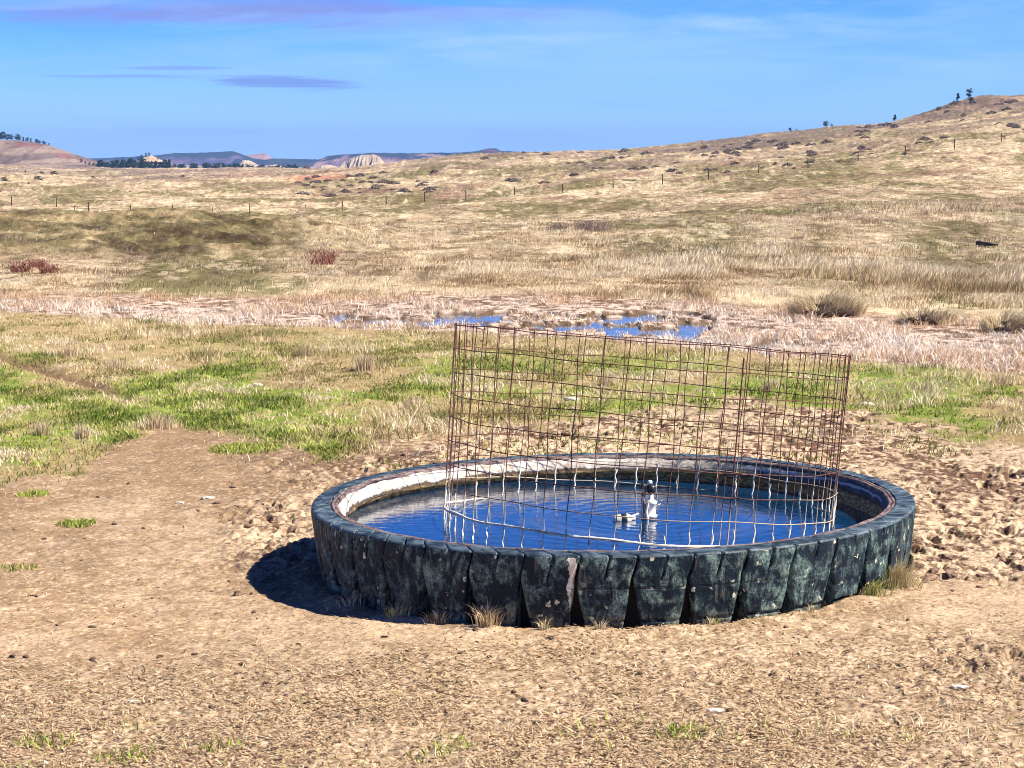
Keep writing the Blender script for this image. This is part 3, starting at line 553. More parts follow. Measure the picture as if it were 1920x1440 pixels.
# ------------------------------------------------------------------ float valve
m, t, b = new_mat("white_plastic"); n = t.noise(wpos(t), 30, 4); pset(b, t, color=t.mix(t.rng(n, .45, .75), (.82, .80, .76), (.55, .50, .42)), rough=.5); WHITE = m
m, t, b = new_mat("black_plastic"); pset(b, t, color=(.015, .017, .02), rough=.4); BLACK = m
m, t, b = new_mat("wet_steel"); n = t.noise(wpos(t), 25, 4); pset(b, t, color=t.mix(n, (.10, .09, .08), (.35, .34, .32)), rough=.35, metal=.4); STEEL = m
fv = tag(empty("float_valve", (.800, 11.5, WZ)), 'white pipe riser with black valve head in the middle of the tank', 'float valve')
def lathe_obj(name, prof, mat, parent, loc=(0, 0, 0), n=24, rot=None):
    o = lathe(name, prof, n, mat, parent); o.location = loc
    if rot: o.rotation_euler = rot
    return o
lathe_obj("riser", [(.001, -.05), (.026, -.05), (.028, .01), (.036, .012), (.036, .024), (.027, .028), (.028, .085), (.034, .088), (.034, .104), (.020, .110), (.013, .118), (.012, .165), (.001, .166)], WHITE, fv)
lathe_obj("valve_head", [(.001, -.028), (.018, -.024), (.027, -.008), (.027, .010), (.019, .024), (.001, .028)], BLACK, fv, (0, 0, .175))
lathe_obj("valve_cap", [(.001, -.016), (.015, -.012), (.018, .004), (.012, .016), (.001, .018)], BLACK, fv, (-.045, -.005, .190))
lathe_obj("brass_nut", [(.001, 0), (.014, 0), (.014, .018), (.008, .022), (.001, .022)], CRUST, fv, (-.008, 0, .203), n=6)
V, Q = tubes([[(-.03, 0, .17), (-.05, -.01, .12), (-.045, -.015, .06), (-.05, -.02, -.02)], [(-.055, 0, .15), (-.04, -.02, .10), (-.03, -.03, .03), (-.04, -.02, -.02)]], [.009, .006], 8); link("side_hose", fast_mesh("side_hose", V, Q=Q), STEEL, fv)
V, Q = tubes([[(0, 0, .05), (-.07, -.02, .035), (-.125, -.04, .018)], [(.02, 0, .07), (.055, -.01, .085), (.06, -.01, .11)], [(-.02, -.03, .10), (-.03, -.035, .05), (-.02, -.03, .0)]], [.007, .009, .008], 8); link("float_arm", fast_mesh("float_arm", V, Q=Q), WHITE, fv)
o = lathe_obj("float", [(.001, -.058), (.016, -.055), (.027, -.042), (.030, -.01), (.030, .03), (.022, .046), (.010, .052), (.009, .075), (.001, .076)], WHITE, fv, (-.165, -.05, .008), rot=(0, R_(88), R_(12)))
lathe_obj("float_band", [(.0312, -.012), (.0322, -.010), (.0322, .018), (.0312, .020)], BLACK, fv, (-.165, -.05, .008), rot=(0, R_(88), R_(12)))
# ------------------------------------------------------------------ tufts
def tuft(name, px, py, rad, h, nb, pal, label, wd=.004, lean=.5, group=None, bias=None, squash=.6, loc=None, cat='grass tuft'):
    x0, y0, z0 = loc or (flat(px, py) if py > 520 else hit(px, py)); r = np.minimum(np.abs(RNG.normal(0, .45, nb)), .9)*rad; a = RNG.random(nb)*6.283
    x = r*np.cos(a); y = r*np.sin(a)*squash; z = H(x+x0, y+y0)-z0
    ld = a+RNG.normal(0, .5, nb) if bias is None else RNG.normal(bias, .6, nb)
    o = blades(name, np.stack([x, y, z-.005], 1), h*(.35+.65*RNG.random(nb))*(1-.3*np.minimum(r/rad, 1)), wd*(.7+.6*RNG.random(nb)), lean*(.3+RNG.random(nb)), colours(nb, pal), ldir=ld)
    o.location = (x0, y0, z0); return tag(o, label, cat, group)
YG = [(.62, .58, .22), (.70, .62, .34), (.42, .48, .10), (.78, .70, .46)]
FD = [(683, 695, .16, .27, 300, 'tall pale dry grass tuft alone on the green turf left of the cage'), (572, 668, .16, .22, 200, 'smaller dry tuft left of the tall pale one near the marsh'),
      (285, 795, .26, .17, 420, 'wide spiky straw tuft at the edge of the bare dirt'), (145, 812, .10, .20, 160, 'narrow upright straw tuft left of the wide spiky one'), (72, 805, .12, .17, 150, 'straw tuft nearest the left edge of the turf'),
      (768, 762, .14, .15, 160, 'twin-stemmed dry tuft just left of the wire cage'), (1140, 725, .12, .18, 130, 'dry tuft seen through the middle of the wire cage'), (1450, 735, .16, .17, 170, 'dry tuft seen through the right part of the wire cage'), (215, 690, .25, .16, 260, 'dry tuft beside the dark cow trail'), (120, 668, .3, .18, 300, 'dry tuft above the dark cow trail'), (1740, 735, .18, .14, 140, 'dry tuft on the turf right of the wire cage'), (1885, 720, .25, .2, 200, 'dry tuft at the right edge below the marsh')]
for (px, py, r, h, nb, lab) in FD: tuft("grass_tuft", px, py, r, h, nb, STRAW+[STRAW[3], STRAW[1]], lab, wd=.006, group='dry grass tufts on the turf', lean=.35)
def rim_pt(px, rr=1.70):
    # point on the ground against the front wall of the tank, in the column px
    best = None
    for k in range(400):
        a = -math.pi+math.pi*k/399; x = TX+rr*math.cos(a); y = TY+rr*math.sin(a); d = abs(CX+F*x/y-px)
        if best is None or d < best[0]: best = (d, x, y)
    return best[1], best[2], float(H(np.array([best[1]]), np.array([best[2]]))[0])
for (px, r, h, nb, pal, lab) in ((652, .16, .10, 60, STRAW, 'sparse brown tuft in the shadow at the left foot of the tank'), (738, .09, .10, 110, STRAW+GREEN[3:], 'straw and green tuft at the tank foot next to the shadow'), (822, .09, .09, 120, STRAW+GREEN[4:], 'straw tuft at the tank foot, second from the shadow'), (912, .07, .17, 170, STRAW, 'tall straw tuft filling a tread groove of the tank'), (1020, .04, .08, 70, YG+STRAW, 'yellowish tuft in the groove right of the tall straw one'), (1130, .04, .07, 50, STRAW, 'small straw tuft at the foot of the tank front'), (1345, .04, .07, 40, YG, 'tiny yellow tuft in a front groove'), (1650, .10, .13, 240, GREEN[1:]+YG, 'bright green tuft at the right foot of the tank'), (1690, .16, .21, 420, YG+STRAW, 'large yellow grass tuft leaning on the right side of the tank'), (1530, .03, .09, 16, STRAW, 'single pale stems in a groove on the right of the tank')):
    tuft("grass_tuft", 0, 0, r, h, nb, pal, lab, loc=rim_pt(px, 1.73), wd=.0045, lean=.7, group='tufts around the foot of the tank', squash=.5, bias=(-.9 if px > 1640 else None))
# big overhanging bunch on the far bank
def blob_mesh(name, r, sx, sy, sz, seed, rough=.25, sub=3):
    bm = bmesh.new(); bmesh.ops.create_icosphere(bm, subdivisions=sub, radius=r)
    for v in bm.verts:
        c = v.co.normalized(); n = vn(np.array([c.x*2.3+seed*3.1+c.z]), np.array([c.y*2.3+c.z*1.7+seed]), seed % 8)[0]; n2 = vn(np.array([c.x*6+seed]), np.array([c.y*6+c.z*5]), 3)[0]
        f = 1+rough*(n-.5)*2+rough*.6*(n2-.5)*2; v.co = Vector((v.co.x*sx, v.co.y*sy, v.co.z*sz))*f
    for f in bm.faces: f.smooth = True
    me = bpy.data.meshes.new(name); bm.to_mesh(me); bm.free(); return me
def soil(name, a, c):
    m, t, b = new_mat(name); n = t.noise(wpos(t), 30, 5, .65); pset(b, t, color=t.mix(t.rng(n, .35, .65), a, c), rough=.95, normal=t.bump(n, .6, .015)); return m
DARK = soil("shaded_soil", (.02, .012, .008), (.09, .05, .03)); CLOD = soil("mud_clod", (.10, .055, .035), (.34, .22, .15)); PALE = soil("pale_stone", (.55, .48, .40), (.8, .74, .66)); DUNG = soil("dry_dung", (.03, .018, .012), (.15, .09, .055))
for (px, py, wdt, hgt, nb, lab) in ((1552, 592, .62, .36, 2600, 'big arching straw bunch grass over a dark hollow in the far bank'), (1740, 606, .45, .22, 1300, 'lower arching bunch grass right of the big one on the bank'), (1895, 622, .4, .30, 1300, 'arching bunch grass over a dark gap at the right edge')):
    x0, y0, z0 = flat(px, py-4); bn = tag(empty("bunch_grass", (x0, y0, z0)), lab, 'grass bunch', 'bunch grass along the far bank')
    o = link("hollow_shade", blob_mesh("hollow_shade", 1, wdt*.55, .24, hgt*.44, int(px) % 7, .45), DARK, bn); o.location = (0, -.06, hgt*.10)  # dark body stands in for the shade of the hollow under the grass
    a = RNG.random(nb)*6.283; r = np.sqrt(RNG.random(nb)); X0 = r*np.cos(a)*wdt*.85; Y0 = r*np.sin(a)*.34+.06
    z = hgt*(.40*np.sqrt(np.clip(1-(X0/wdt/.8)**2, 0, 1))*(.5+.7*fbm(X0*6, Y0*4, 2, 1)))*sst(Y0, -.26, .05)
    blades("blades", np.stack([X0, Y0, z], 1), hgt*(.2+.75*RNG.random(nb)**1.3), np.full(nb, .009), .4+1.2*RNG.random(nb), colours(nb, STRAW+[STRAW[1]]), ldir=np.where(X0 < -.1, RNG.normal(2.6, .8, nb), RNG.normal(-.2, .9, nb)), parent=bn)
# ------------------------------------------------------------------ clods, dung, stones
def place(me_list, name, pts, mat, label, cat, group, smin, smax, sink=.25):
    for k, (px, py) in enumerate(pts):
        x0, y0, z0 = flat(px, py)
        if np.hypot(x0-TX, y0-TY) < 1.78: continue
        o = link(name, me_list[k % len(me_list)], mat); s = smin+(smax-smin)*random.random()**1.6
        o.scale = (s, s*(.7+.4*random.random()), s*(.5+.4*random.random())); o.rotation_euler = (random.gauss(0, .2), random.gauss(0, .2), random.random()*6.28)
        o.location = (x0, y0, z0+s*.12); tag(o, label, cat, group)
cl = [blob_mesh("clod", 1, 1, .8, .6, s, .45) for s in range(5)]
for me in cl: me.materials.append(CLOD)
pts = [(1780+random.gauss(0, 50), 1095+random.gauss(0, 22)) for _ in range(34)]+[(1890+random.random()*60, 1070+random.gauss(0, 10)) for _ in range(8)]
place(cl, "mud_clod", [p for p in pts if p[0] > 1720], None, 'brown mud clod heaped in the churned ground right of the tank', 'clod', 'mud clods right of the tank', .015, .05)
pts = [(510+random.gauss(0, 75), 985+random.gauss(0, 60)) for _ in range(30)]; place(cl, "mud_clod", [p for p in pts if p[0] < 600], None, 'small brown clod in the churned strip left of the tank', 'clod', 'mud clods left of the tank', .012, .035)
pts = [(620+random.random()*1300, 775+random.random()*100) for _ in range(26)]; place(cl, "mud_clod", pts, None, 'pinkish brown clod in the trampled mud behind the tank', 'clod', 'mud clods behind the tank', .012, .032)
pts = [(860+random.random()*640, 1190+random.gauss(0, 8)) for _ in range(26)]; place(cl, "mud_clod", pts, None, 'small clod crumbled along the front foot of the tank', 'clod', 'mud clods before the tank', .010, .028)
dg = [blob_mesh("dung", 1, 1, .8, .5, s+5, .5, 2) for s in range(4)]
for me in dg: me.materials.append(DUNG)
pts = [(310, 1200), (285, 1218), (352, 1216), (430, 1262), (443, 1268), (105, 1382), (537, 1365), (425, 1368), (963, 1310), (1085, 1286), (1020, 1302), (1110, 1378), (1125, 1384), (1175, 1370), (1225, 1285), (930, 1382), (860, 1230), (1100, 1230), (1500, 1300), (1715, 1285), (1780, 1287), (1770, 1225), (1380, 1360), (1372, 1400), (1395, 1395), (1895, 1362), (12, 966), (185, 832), (350, 760), (660, 735), (520, 793), (692, 706), (1845, 1245), (1600, 1250), (1200, 1350), (640, 1340), (760, 1225), (30, 1210), (2, 1206), (90, 1145), (140, 1025), (460, 1120)]
pts += [(random.random()*1900, 1180+random.random()*240) for _ in range(60)]+[(random.random()*560, 880+random.random()*280) for _ in range(30)]
place(dg, "dung_crumb", pts, None, 'dark dry dung crumb lying on the ground around the tank', 'dung', 'dung crumbs on the dirt', .006, .024)
st = [blob_mesh("stone", 1, 1, .7, .5, s+2, .3) for s in range(3)]
for me in st: me.materials.append(PALE)
for (px, py, s, lab) in ((383, 918, .045, 'larger pale stone on the dirt left of the tank'), (330, 925, .03, 'pale stone left of the larger one'), (480, 718, .06, 'pale flat stone on the green turf'), (1072, 752, .07, 'pale stone seen through the cage'), (1632, 762, .07, 'pale stone on the mud right of the cage'), (1352, 1360, .035, 'pale flake of dung on the dirt below the tank'), (232, 1308, .03, 'pale flake on the dirt at lower left'), (1820, 1325, .035, 'pale chip on the dirt at lower right'), (895, 612, .10, 'white stone beside the marsh pool')):
    x0, y0, z0 = flat(px, py); o = link("stone", st[int(px) % 3], None); o.scale = (s, s*.7, s*.6); o.location = (x0, y0, z0+s*.15); tag(o, lab, 'stone', 'pale stones')
# fallen straw stems, sticks
m, t, b = new_mat("dry_stem"); pset(b, t, color=(.66, .54, .34), rough=.8); STEM = m
m, t, b = new_mat("dark_wood"); n = t.noise(t.scale(wpos(t), (3, 3, 30)), 2, 4); pset(b, t, color=t.mix(n, (.03, .02, .015), (.12, .08, .05)), rough=.9); WOOD = m
def stem(name, a, c, r, mat, lab, cat, up=.01):
    pa, pc = (flat(*a) if a[1] > 520 else hit(*a)), (flat(*c) if c[1] > 520 else hit(*c)); pa, pc = Vector(pa), Vector(pc); pts = []
    for i in range(9):
        p = pa.lerp(pc, i/8); p.z += up+r+.004*math.sin(i*1.7); p.y += .01*math.sin(i*1.1); pts.append(np.array(p-pa))
    V, Q = tubes([pts], [r*np.linspace(1, .6, 9)], 7); o = link(name, fast_mesh(name, V, Q=Q), mat); o.location = pa; return tag(o, lab, cat)
stem("straw_stem", (1385, 1238), (1512, 1232), .0028, STEM, 'long pale straw stem lying on the dirt right of centre', 'straw')
stem("straw_stem", (1485, 1366), (1548, 1384), .0025, STEM, 'short pale straw stem lying at the lower right', 'straw')
stem("straw_stem", (1760, 1415), (1830, 1405), .0025, STEM, 'pale straw stem near the bottom right corner', 'straw')
stem("fallen_branch", (1832, 461), (1868, 466), .06, WOOD, 'dark fallen log on the green grass at the right', 'log', .03)
# ------------------------------------------------------------------ red twiggy shrubs
def twigs(name, px, py, w_, h, nb, pal, label, group, wd=.012):
    x0, y0, z0 = hit(px, py, 20) if py < 540 else flat(px, py); a = RNG.random(nb)*6.283; r = np.sqrt(RNG.random(nb))*w_*.5
    P = np.stack([r*np.cos(a)*.8, r*np.sin(a)*.8, 0*r], 1); ln = h*(.4+.6*RNG.random(nb))
    P2 = P[RNG.integers(0, nb, nb*2)]*1.2+np.stack([RNG.normal(0, w_*.12, nb*2), RNG.normal(0, w_*.12, nb*2), h*(.25+.5*RNG.random(nb*2))], 1)
    P = np.concatenate([P, P2]); ln = np.concatenate([ln, h*.3*(.4+.6*RNG.random(nb*2))]); n = len(P)
    o = blades(name, P, ln, np.full(n, wd), .4+.8*RNG.random(n), colours(n, pal)); o.location = (x0, y0, z0); return tag(o, label, 'shrub', group)
REDP = [(.22, .07, .06), (.30, .11, .09), (.16, .05, .05), (.38, .20, .14)]
for i, (px, py, w_, h, lab) in enumerate(((605, 494, .75, .38, 'dark red twiggy shrub in the grass before the left bank'), (40, 508, .55, .25, 'low red twiggy shrub at the left edge'), (92, 512, .4, .22, 'low red twiggy shrub right of the edge one'), (70, 500, .4, .2, 'low red twiggy shrub between two others at left'), (1120, 432, 1.0, .4, 'greyish twiggy shrub alone on the open range'), (1090, 428, .7, .35, 'smaller greyish shrub left of its twin on the open range'), (1045, 262+170, .6, .3, 'faint grey shrub left of the pair on the open range'))):
    twigs("twig_shrub", px, py, w_, h, 130, REDP if i < 4 else [(.24, .17, .15), (.34, .27, .22), (.16, .11, .10)], lab, 'twiggy shrubs on the range')
for (px, py, h, lab) in ((578, 552, .50, 'thin forked dry weed stalk above the marsh'), (320, 540, .35, 'thin dry weed stalk on the grass left of the marsh'), (832, 545, .35, 'single dry weed stalk right of the marsh crust')):
    twigs("weed_stalk", px, py, .25, h, 9, [(.30, .20, .14)], lab, 'dry weed stalks', wd=.008)
# ------------------------------------------------------------------ fence
POSTS = [(25, 384), (109, 388), (142, 397), (169, 401), (212, 401), (247, 401), (326, 400), (400, 400), (470, 400), (575, 395), (643, 394), (725, 384), (797, 377), (874, 374), (965, 367), (1055, 362), (1149, 353), (1241, 344), (1327, 335), (1420, 325), (1512, 314), (1605, 303), (1693, 291), (1784, 279), (1871, 268)]
fence = None; FP = []
for (px, py) in POSTS:
    Y = float(np.interp(px, [0, 300, 600, 1900], [205, 200, 225, 250])); x = (px-CX)/F*Y; zt = CZ-(py-HZ)/F*Y; z = float(H0(np.array([x]), np.array([Y]))[0]); FP.append((x, Y, z, zt))
print('fence dz (want terrain == target):', [(p[0], round(f[2]-f[3], 2)) for p, f in zip(POSTS, FP)])
FP = [hit(px, py, 120, 420) for (px, py) in POSTS]
print('fence depth', [round(f[1]) for f in FP])
fence = tag(empty("wire_fence", FP[0]), 'long line of thin dark fence posts crossing the far grassland', 'fence')
def post_mesh(s): 
    V, Q = tubes([[(0, 0, -.3), (0.0, 0, .4), (.02*s, 0, 1.25)]], [np.array([.075, .072, .065])], 8); return fast_mesh("post", V, Q=Q)
pm = [post_mesh(s) for s in (0, 1, -1)]
for me in pm: me.materials.append(WOOD)
for k, f in enumerate(FP):
    o = link("post", pm[k % 3], None, fence); o.location = Vector(f)-Vector(FP[0]); s = (1.3 if k == 3 else (.75 if k in (2, 4, 7, 9) else 1.0))*f[1]/270; wq = (1.3 if k == 3 else (.6 if k in (2, 4, 7, 9) else 1.0))*f[1]/270; o.scale = (wq, wq, s); o.rotation_euler.y = random.gauss(0, .03)
lines = [[np.array(f)-np.array(FP[0])+[0, 0, hh] for f in FP] for hh in (.45, .75, 1.05)]; V, Q = tubes(lines, [.003]*3, 4); link("wire", fast_mesh("wire", V, Q=Q), WOOD, fence)
# ------------------------------------------------------------------ trees and sagebrush
def leafy(name, n, fn, size, pal, jit=.25):
    """many small leaf-clump triangles spread through a crown volume"""
    P = np.array([fn() for _ in range(n)]); d1 = RNG.normal(0, 1, (n, 3)); d1 /= np.linalg.norm(d1, axis=1)[:, None]; d2 = np.cross(d1, RNG.normal(0, 1, (n, 3))); d2 /= np.linalg.norm(d2, axis=1)[:, None]
    s = size*(.5+RNG.random((n, 1))); V = np.stack([P-d1*s*.6, P+d1*s*.6, P+d2*s], 1).reshape(-1, 3); Tr = np.arange(3*n).reshape(-1, 3)
    return fast_mesh(name, V, Tr=Tr, col=np.repeat(colours(n, pal, jit), 3, 0), smooth=False)
PINE = [(.035, .062, .040), (.022, .042, .030), (.055, .085, .050)]
def pine_fn(w_, rnd):
    cl_ = [(random.random()*6.28, .22+.75*random.random()**.9) for _ in range(16)]
    def f():
        a, h = random.choice(cl_); r = w_*(1-((h-.2)/.82)**1.3 if not rnd else math.sqrt(max(0, 1-((h-.62)/.42)**2)))*random.random()**.5
        return (r*math.cos(a)+random.gauss(0, w_*.22), r*math.sin(a)+random.gauss(0, w_*.22), h+random.gauss(0, .045))
    return f
kinds = []
for (w_, rnd, n) in ((.24, False, 420), (.30, True, 420), (.36, False, 420), (.42, True, 420)):
    cr = leafy("crown", n, pine_fn(w_, rnd), .085, PINE); cr.materials.append(BLADE)
    V, Q = tubes([[(0, 0, -.08), (.01, 0, .3), (.0, .01, .8)]], [np.array([.035, .028, .01])], 6); tk = fast_mesh("trunk", V, Q=Q); tk.materials.append(WOOD); kinds.append((cr, tk))
def tree(p, h, k, label, group, name="pine_tree"):
    r = tag(empty(name, p), label, 'tree', group); r.scale = (h*random.uniform(.9, 1.15), h*random.uniform(.9, 1.15), h); r.rotation_euler.z = random.random()*6.28
    a = link("crown", kinds[k][0], None, r); link("trunk", kinds[k][1], None, r); return r
for (px, py, hp, k, lab) in ((1809, 176, 17, 1, 'lone round tree standing highest on the right hilltop'), (1788, 182, 15, 0, 'pointed tree just left of the highest one on the hilltop'), (1672, 224, 13, 0, 'single tree on the skyline left of the hill'), (1544, 244, 12, 3, 'rounder tree on the low skyline ridge'), (1555, 244, 5, 3, 'small bush right of the rounder skyline tree'), (1478, 250, 7, 3, 'small low tree furthest left on the right-hand ridge'), (1489, 251, 4, 1, 'tiny bush beside the small low ridge tree'), (1812, 190, 10, 3, 'dark bush under the lone round hilltop tree')):
    Y = 690 if px > 1750 else 880; x = (px-CX)/F*Y; z = float(H0(np.array([x]), np.array([Y+0.0]))[0])
    zs = H0((px-CX)/F*np.linspace(500, 950, 300), np.linspace(500, 950, 300)); el_ = (zs-CZ)/np.linspace(500, 950, 300); kx = int(np.argmax(el_)); Yk = float(np.linspace(500, 950, 300)[kx])
    if px == 1812: Yk -= 40
    x = (px-CX)/F*Yk; tree((x, Yk, float(H0(np.array([x]), np.array([Yk]))[0])), hp*Yk/F, k, lab, 'trees on the right ridge')
    print('ridge', px, 'sky row', round(HZ-F*el_[kx]), 'want', py, 'at', round(Yk))
SAGE = [(.16, .125, .12), (.22, .18, .155), (.10, .075, .078), (.27, .225, .19)]
def dome():
    a = random.random()*6.28; e = random.random(); r = math.sqrt(1-e*e)*(.5+.5*random.random()); return (r*math.cos(a)*.55+random.gauss(0, .05), r*math.sin(a)*.5, e*.42*(.5+.5*random.random()))
sg = [leafy("sagebrush", 260, dome, .09, SAGE) for _ in range(5)]
for me in sg: me.materials.append(BLADE)
cnt = 0; tries = 0
ridge_top = lambda u: np.interp(u, [700, 950, 1300, 1500, 1700, 1810, 1920], [312, 284, 276, 252, 222, 180, 190])
while cnt < 205 and tries < 3000:
    tries += 1; u = 560+random.random()*1400; tp = ridge_top(u); v = tp+4+abs(random.gauss(0, 38)) if u > 850 else random.gauss(352, 14)
    if v > 385: continue
    x, y, z = hit(u, v, 150)
    if vn(np.array([x/30]), np.array([y/60]), 7)[0] < .42: continue
    o = link("sagebrush", sg[cnt % 5], None); s = random.uniform(.8, 2.0)*y/400; o.location = (x, y, z-.05); o.scale = (s*random.uniform(.8, 1.5), s, s*random.uniform(.7, 1.1)); o.rotation_euler.z = random.random()*6.28*0+random.gauss(0, .3)
    tag(o, 'low grey-brown sagebrush clump scattered over the dry slopes at right', 'shrub', 'sagebrush on the slopes'); cnt += 1
for (px, py, wpx, lab) in ((14, 338, 12, 'dark round shrub at the left edge of the far plain'), (77, 337, 15, 'largest dark shrub on the far plain below the butte'), (58, 344, 5, 'small dark shrub below the largest one on the plain'), (107, 327, 13, 'long dark shrub right of the largest one on the plain'), (83, 325, 8, 'dark shrub above the largest one on the plain'), (179, 333, 7, 'dark shrub alone on the plain right of the butte'), (347, 332, 8, 'dark shrub beside the reddish patch of the plain'), (247, 359, 5, 'small dark shrub at the middle of the plain'), (5, 360, 6, 'small dark shrub low at the left edge'), (52, 323, 7, 'pale blue-grey upright bush on the far plain')):
    x, y, z = hit(px, py, 150, 1700); o = link("shrub", kinds[3][0] if px != 52 else kinds[0][0], None); s = wpx*y/F; o.location = (x, y, z-.25*s); o.scale = (s*1.25, s*1.25, s*.8); tag(o, lab, 'shrub', 'dark shrubs on the plain')
# ------------------------------------------------------------------ far hills: each a ridge with its own distance and depth
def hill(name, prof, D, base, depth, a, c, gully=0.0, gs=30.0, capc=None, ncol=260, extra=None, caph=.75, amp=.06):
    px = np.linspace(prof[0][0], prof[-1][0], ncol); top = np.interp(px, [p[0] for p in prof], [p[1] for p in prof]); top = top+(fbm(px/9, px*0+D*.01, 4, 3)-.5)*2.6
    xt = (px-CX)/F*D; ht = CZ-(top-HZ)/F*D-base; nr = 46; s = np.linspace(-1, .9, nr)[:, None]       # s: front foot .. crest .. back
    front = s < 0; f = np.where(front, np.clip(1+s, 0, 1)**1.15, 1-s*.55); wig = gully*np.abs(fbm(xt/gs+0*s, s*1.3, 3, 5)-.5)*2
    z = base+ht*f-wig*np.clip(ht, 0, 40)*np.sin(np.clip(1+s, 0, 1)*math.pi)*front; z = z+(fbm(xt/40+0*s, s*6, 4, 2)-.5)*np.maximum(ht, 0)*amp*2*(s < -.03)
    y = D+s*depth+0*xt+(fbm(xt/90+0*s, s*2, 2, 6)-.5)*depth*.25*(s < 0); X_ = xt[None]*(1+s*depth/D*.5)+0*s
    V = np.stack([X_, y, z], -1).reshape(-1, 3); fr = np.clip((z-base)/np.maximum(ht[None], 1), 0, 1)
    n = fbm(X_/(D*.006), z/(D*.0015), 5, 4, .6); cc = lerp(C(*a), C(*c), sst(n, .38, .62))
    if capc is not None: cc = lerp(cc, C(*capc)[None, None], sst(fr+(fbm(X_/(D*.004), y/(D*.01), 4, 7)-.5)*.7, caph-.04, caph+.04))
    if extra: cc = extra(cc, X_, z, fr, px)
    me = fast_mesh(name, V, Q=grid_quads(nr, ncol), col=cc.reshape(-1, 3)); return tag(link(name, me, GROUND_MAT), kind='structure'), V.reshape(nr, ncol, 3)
bt, BV = hill("left_butte_hill", [(-700, 262), (-250, 240), (-60, 250), (0, 262), (40, 263), (95, 271), (110, 279), (135, 294), (160, 306), (200, 316), (260, 322)], 1500, -10, 260, (.16, .12, .11), (.31, .245, .20), .32, 22, None, extra=lambda cc, X_, z, fr, px: lerp(cc, C(.26, .12, .11)[None, None], sst(fr, .78, .86)*(1-sst(fr, .96, 1))*sst(fbm(X_/10, z/4, 3, 2), .42, .6)*.8))
hill("right_blue_hill", [(-400, 300), (100, 300), (290, 292), (330, 287), (380, 286), (440, 283), (455, 289), (480, 297), (560, 307), (640, 312), (800, 314)], 5200, -45, 900, (.09, .075, .15), (.22, .15, .22), .4, 50, (.035, .055, .06), caph=.72)  # blue of the distance haze is mixed into the hill colour too
hill("pink_hill", [(430, 310), (460, 291), (480, 289), (500, 287), (510, 296), (530, 306)], 5600, -45, 500, (.36, .22, .20), (.44, .28, .25), .2, 40)
hill("dark_wooded_hill", [(440, 299), (500, 299), (520, 297), (560, 298), (605, 299), (620, 297), (700, 299), (760, 303)], 4600, -40, 700, (.03, .045, .055), (.06, .075, .085), .1, 60)
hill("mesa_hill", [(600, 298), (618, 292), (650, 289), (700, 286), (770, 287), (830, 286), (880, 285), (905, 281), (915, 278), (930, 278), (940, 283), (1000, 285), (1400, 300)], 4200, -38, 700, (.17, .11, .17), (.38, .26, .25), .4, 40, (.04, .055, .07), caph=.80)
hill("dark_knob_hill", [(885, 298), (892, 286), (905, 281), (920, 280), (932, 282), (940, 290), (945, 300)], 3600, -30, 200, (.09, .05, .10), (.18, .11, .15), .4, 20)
hill("striped_buff_hill", [(628, 318), (645, 303), (660, 297), (680, 291), (700, 289), (712, 292), (722, 305), (726, 318)], 3300, -34, 260, (.44, .35, .24), (.58, .48, .34), .75, 7, extra=lambda cc, X_, z, fr, px: lerp(cc, C(.38, .30, .24)[None, None], sst(np.sin(z*1.6+X_*.02), .3, .8)*.35))
hill("buff_hill", [(595, 318), (606, 310), (615, 308), (630, 311), (645, 318)], 3200, -34, 150, (.56, .44, .30), (.66, .52, .36), .3, 10)
hill("buff_knoll", [(225, 318), (240, 309), (262, 304), (275, 294), (285, 291), (296, 294), (312, 304), (322, 314), (330, 320)], 2600, -22, 200, (.50, .36, .22), (.66, .50, .33), .35, 12)
hill("white_knoll", [(430, 322), (450, 308), (458, 300), (468, 299), (480, 305), (492, 311), (520, 308), (545, 314), (560, 322)], 2700, -24, 160, (.44, .36, .26), (.58, .48, .37), .45, 9)
hill("buff_terrace", [(330, 322), (370, 313), (400, 310), (440, 311), (470, 316), (500, 322)], 2650, -23, 160, (.46, .38, .22), (.58, .46, .30), .2, 15)
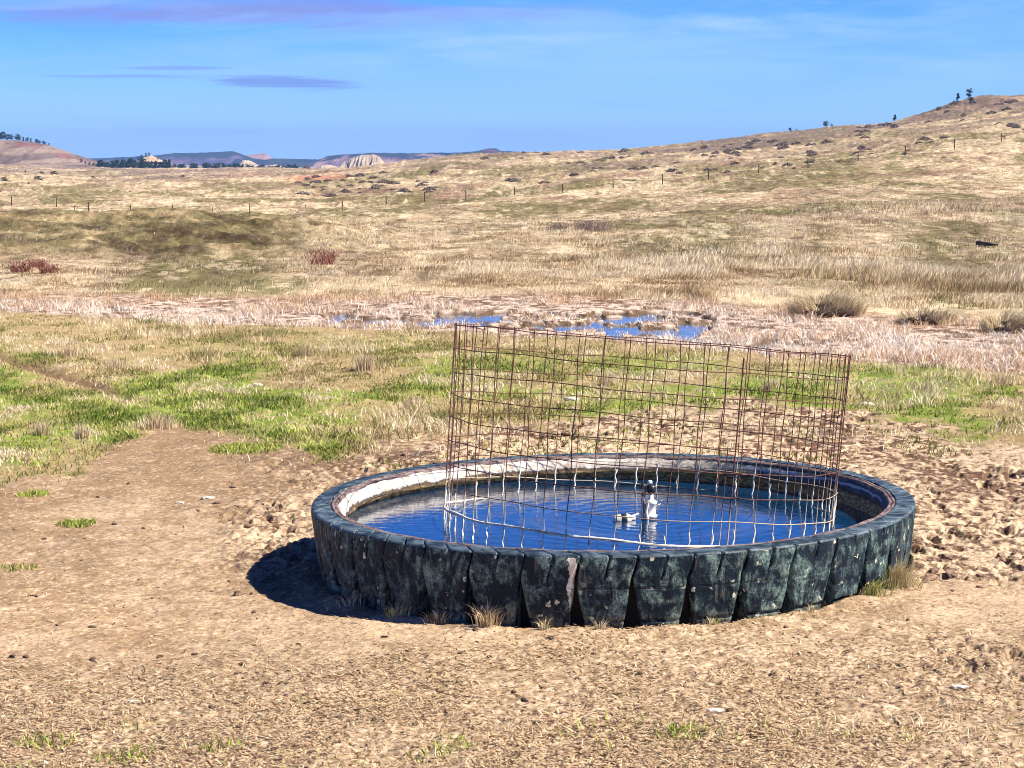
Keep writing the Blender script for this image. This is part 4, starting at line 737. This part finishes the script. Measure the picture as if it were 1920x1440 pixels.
# pines on the butte and below the hills: each its own tree, far ones small
def crest(px): 
    j = int(np.argmin(np.abs(CX+F*BV[24, :, 0]/BV[24, :, 1]-px))); return BV[24, j]
for (px, h) in [(2, 11), (8, 14), (14, 16), (19, 13), (29, 12), (38, 13), (44, 9), (50, 9), (57, 9), (66, 8), (75, 9), (79, 7), (86, 7), (92, 6), (97, 5), (-8, 12), (-20, 11), (-34, 13), (156, 8), (163, 6), (172, 6), (180, 6)]:
    p = crest(px); tree((float(p[0]), float(p[1]), float(p[2])-.4), h*p[1]/F, random.randrange(4), 'dark pine in the row along the top of the left butte', 'pines on the left butte')
def wood(n, ua, ub, va, vb, D, hmin, hmax, label, group):
    for _ in range(n):
        u = random.uniform(ua, ub); v = random.uniform(va, vb); Dk = D*random.uniform(.97, 1.03); z = CZ-(v-HZ)/F*Dk
        tree(((u-CX)/F*Dk, Dk, z-2), random.uniform(hmin, hmax)*Dk/F, random.randrange(4), label, group)
wood(85, 184, 322, 311, 318, 1500, 11, 20, 'dark green pine in the wood right of the left butte', 'pines right of the butte')
wood(60, 330, 465, 314, 319, 1700, 7, 16, 'dark pine in the scattered wood under the blue hill', 'pines under the blue hill')
wood(50, 465, 560, 314, 319, 1800, 7, 12, 'small dark pine at the foot of the pale knolls', 'pines at the pale knolls')
for (u, v, h) in ((246, 303, 9), (252, 301, 8), (264, 298, 8), (270, 296, 9), (278, 292, 8), (284, 290, 7), (300, 297, 5), (312, 300, 6)):
    Dk = 2560; tree(((u-CX)/F*Dk, Dk, CZ-(v-HZ)/F*Dk-2), h*Dk/F, random.randrange(4), 'pine standing on top of the buff knoll', 'pines on the buff knoll')

# ------------------------------------------------------------------ the air
bm = bmesh.new(); bmesh.ops.create_cube(bm, size=1); me = bpy.data.meshes.new("haze"); bm.to_mesh(me); bm.free()
m = bpy.data.materials.new("haze_air"); m.use_nodes = True; t = NT(m.node_tree); t.n.remove(t.n['Principled BSDF'])
pv = t.add('ShaderNodeVolumePrincipled'); pv.inputs['Color'].default_value = (.25, .50, 1.0, 1); pv.inputs['Density'].default_value = 0.00010; pv.inputs['Anisotropy'].default_value = .1
t.l.new(pv.outputs[0], t.n['Material Output'].inputs['Volume'])
o = link("haze", me, m); o.location = (0, 3400, 10); o.scale = (17400, 7400, 130); tag(o, kind='stuff', label='thin blue air haze over the distant hills', cat='haze')
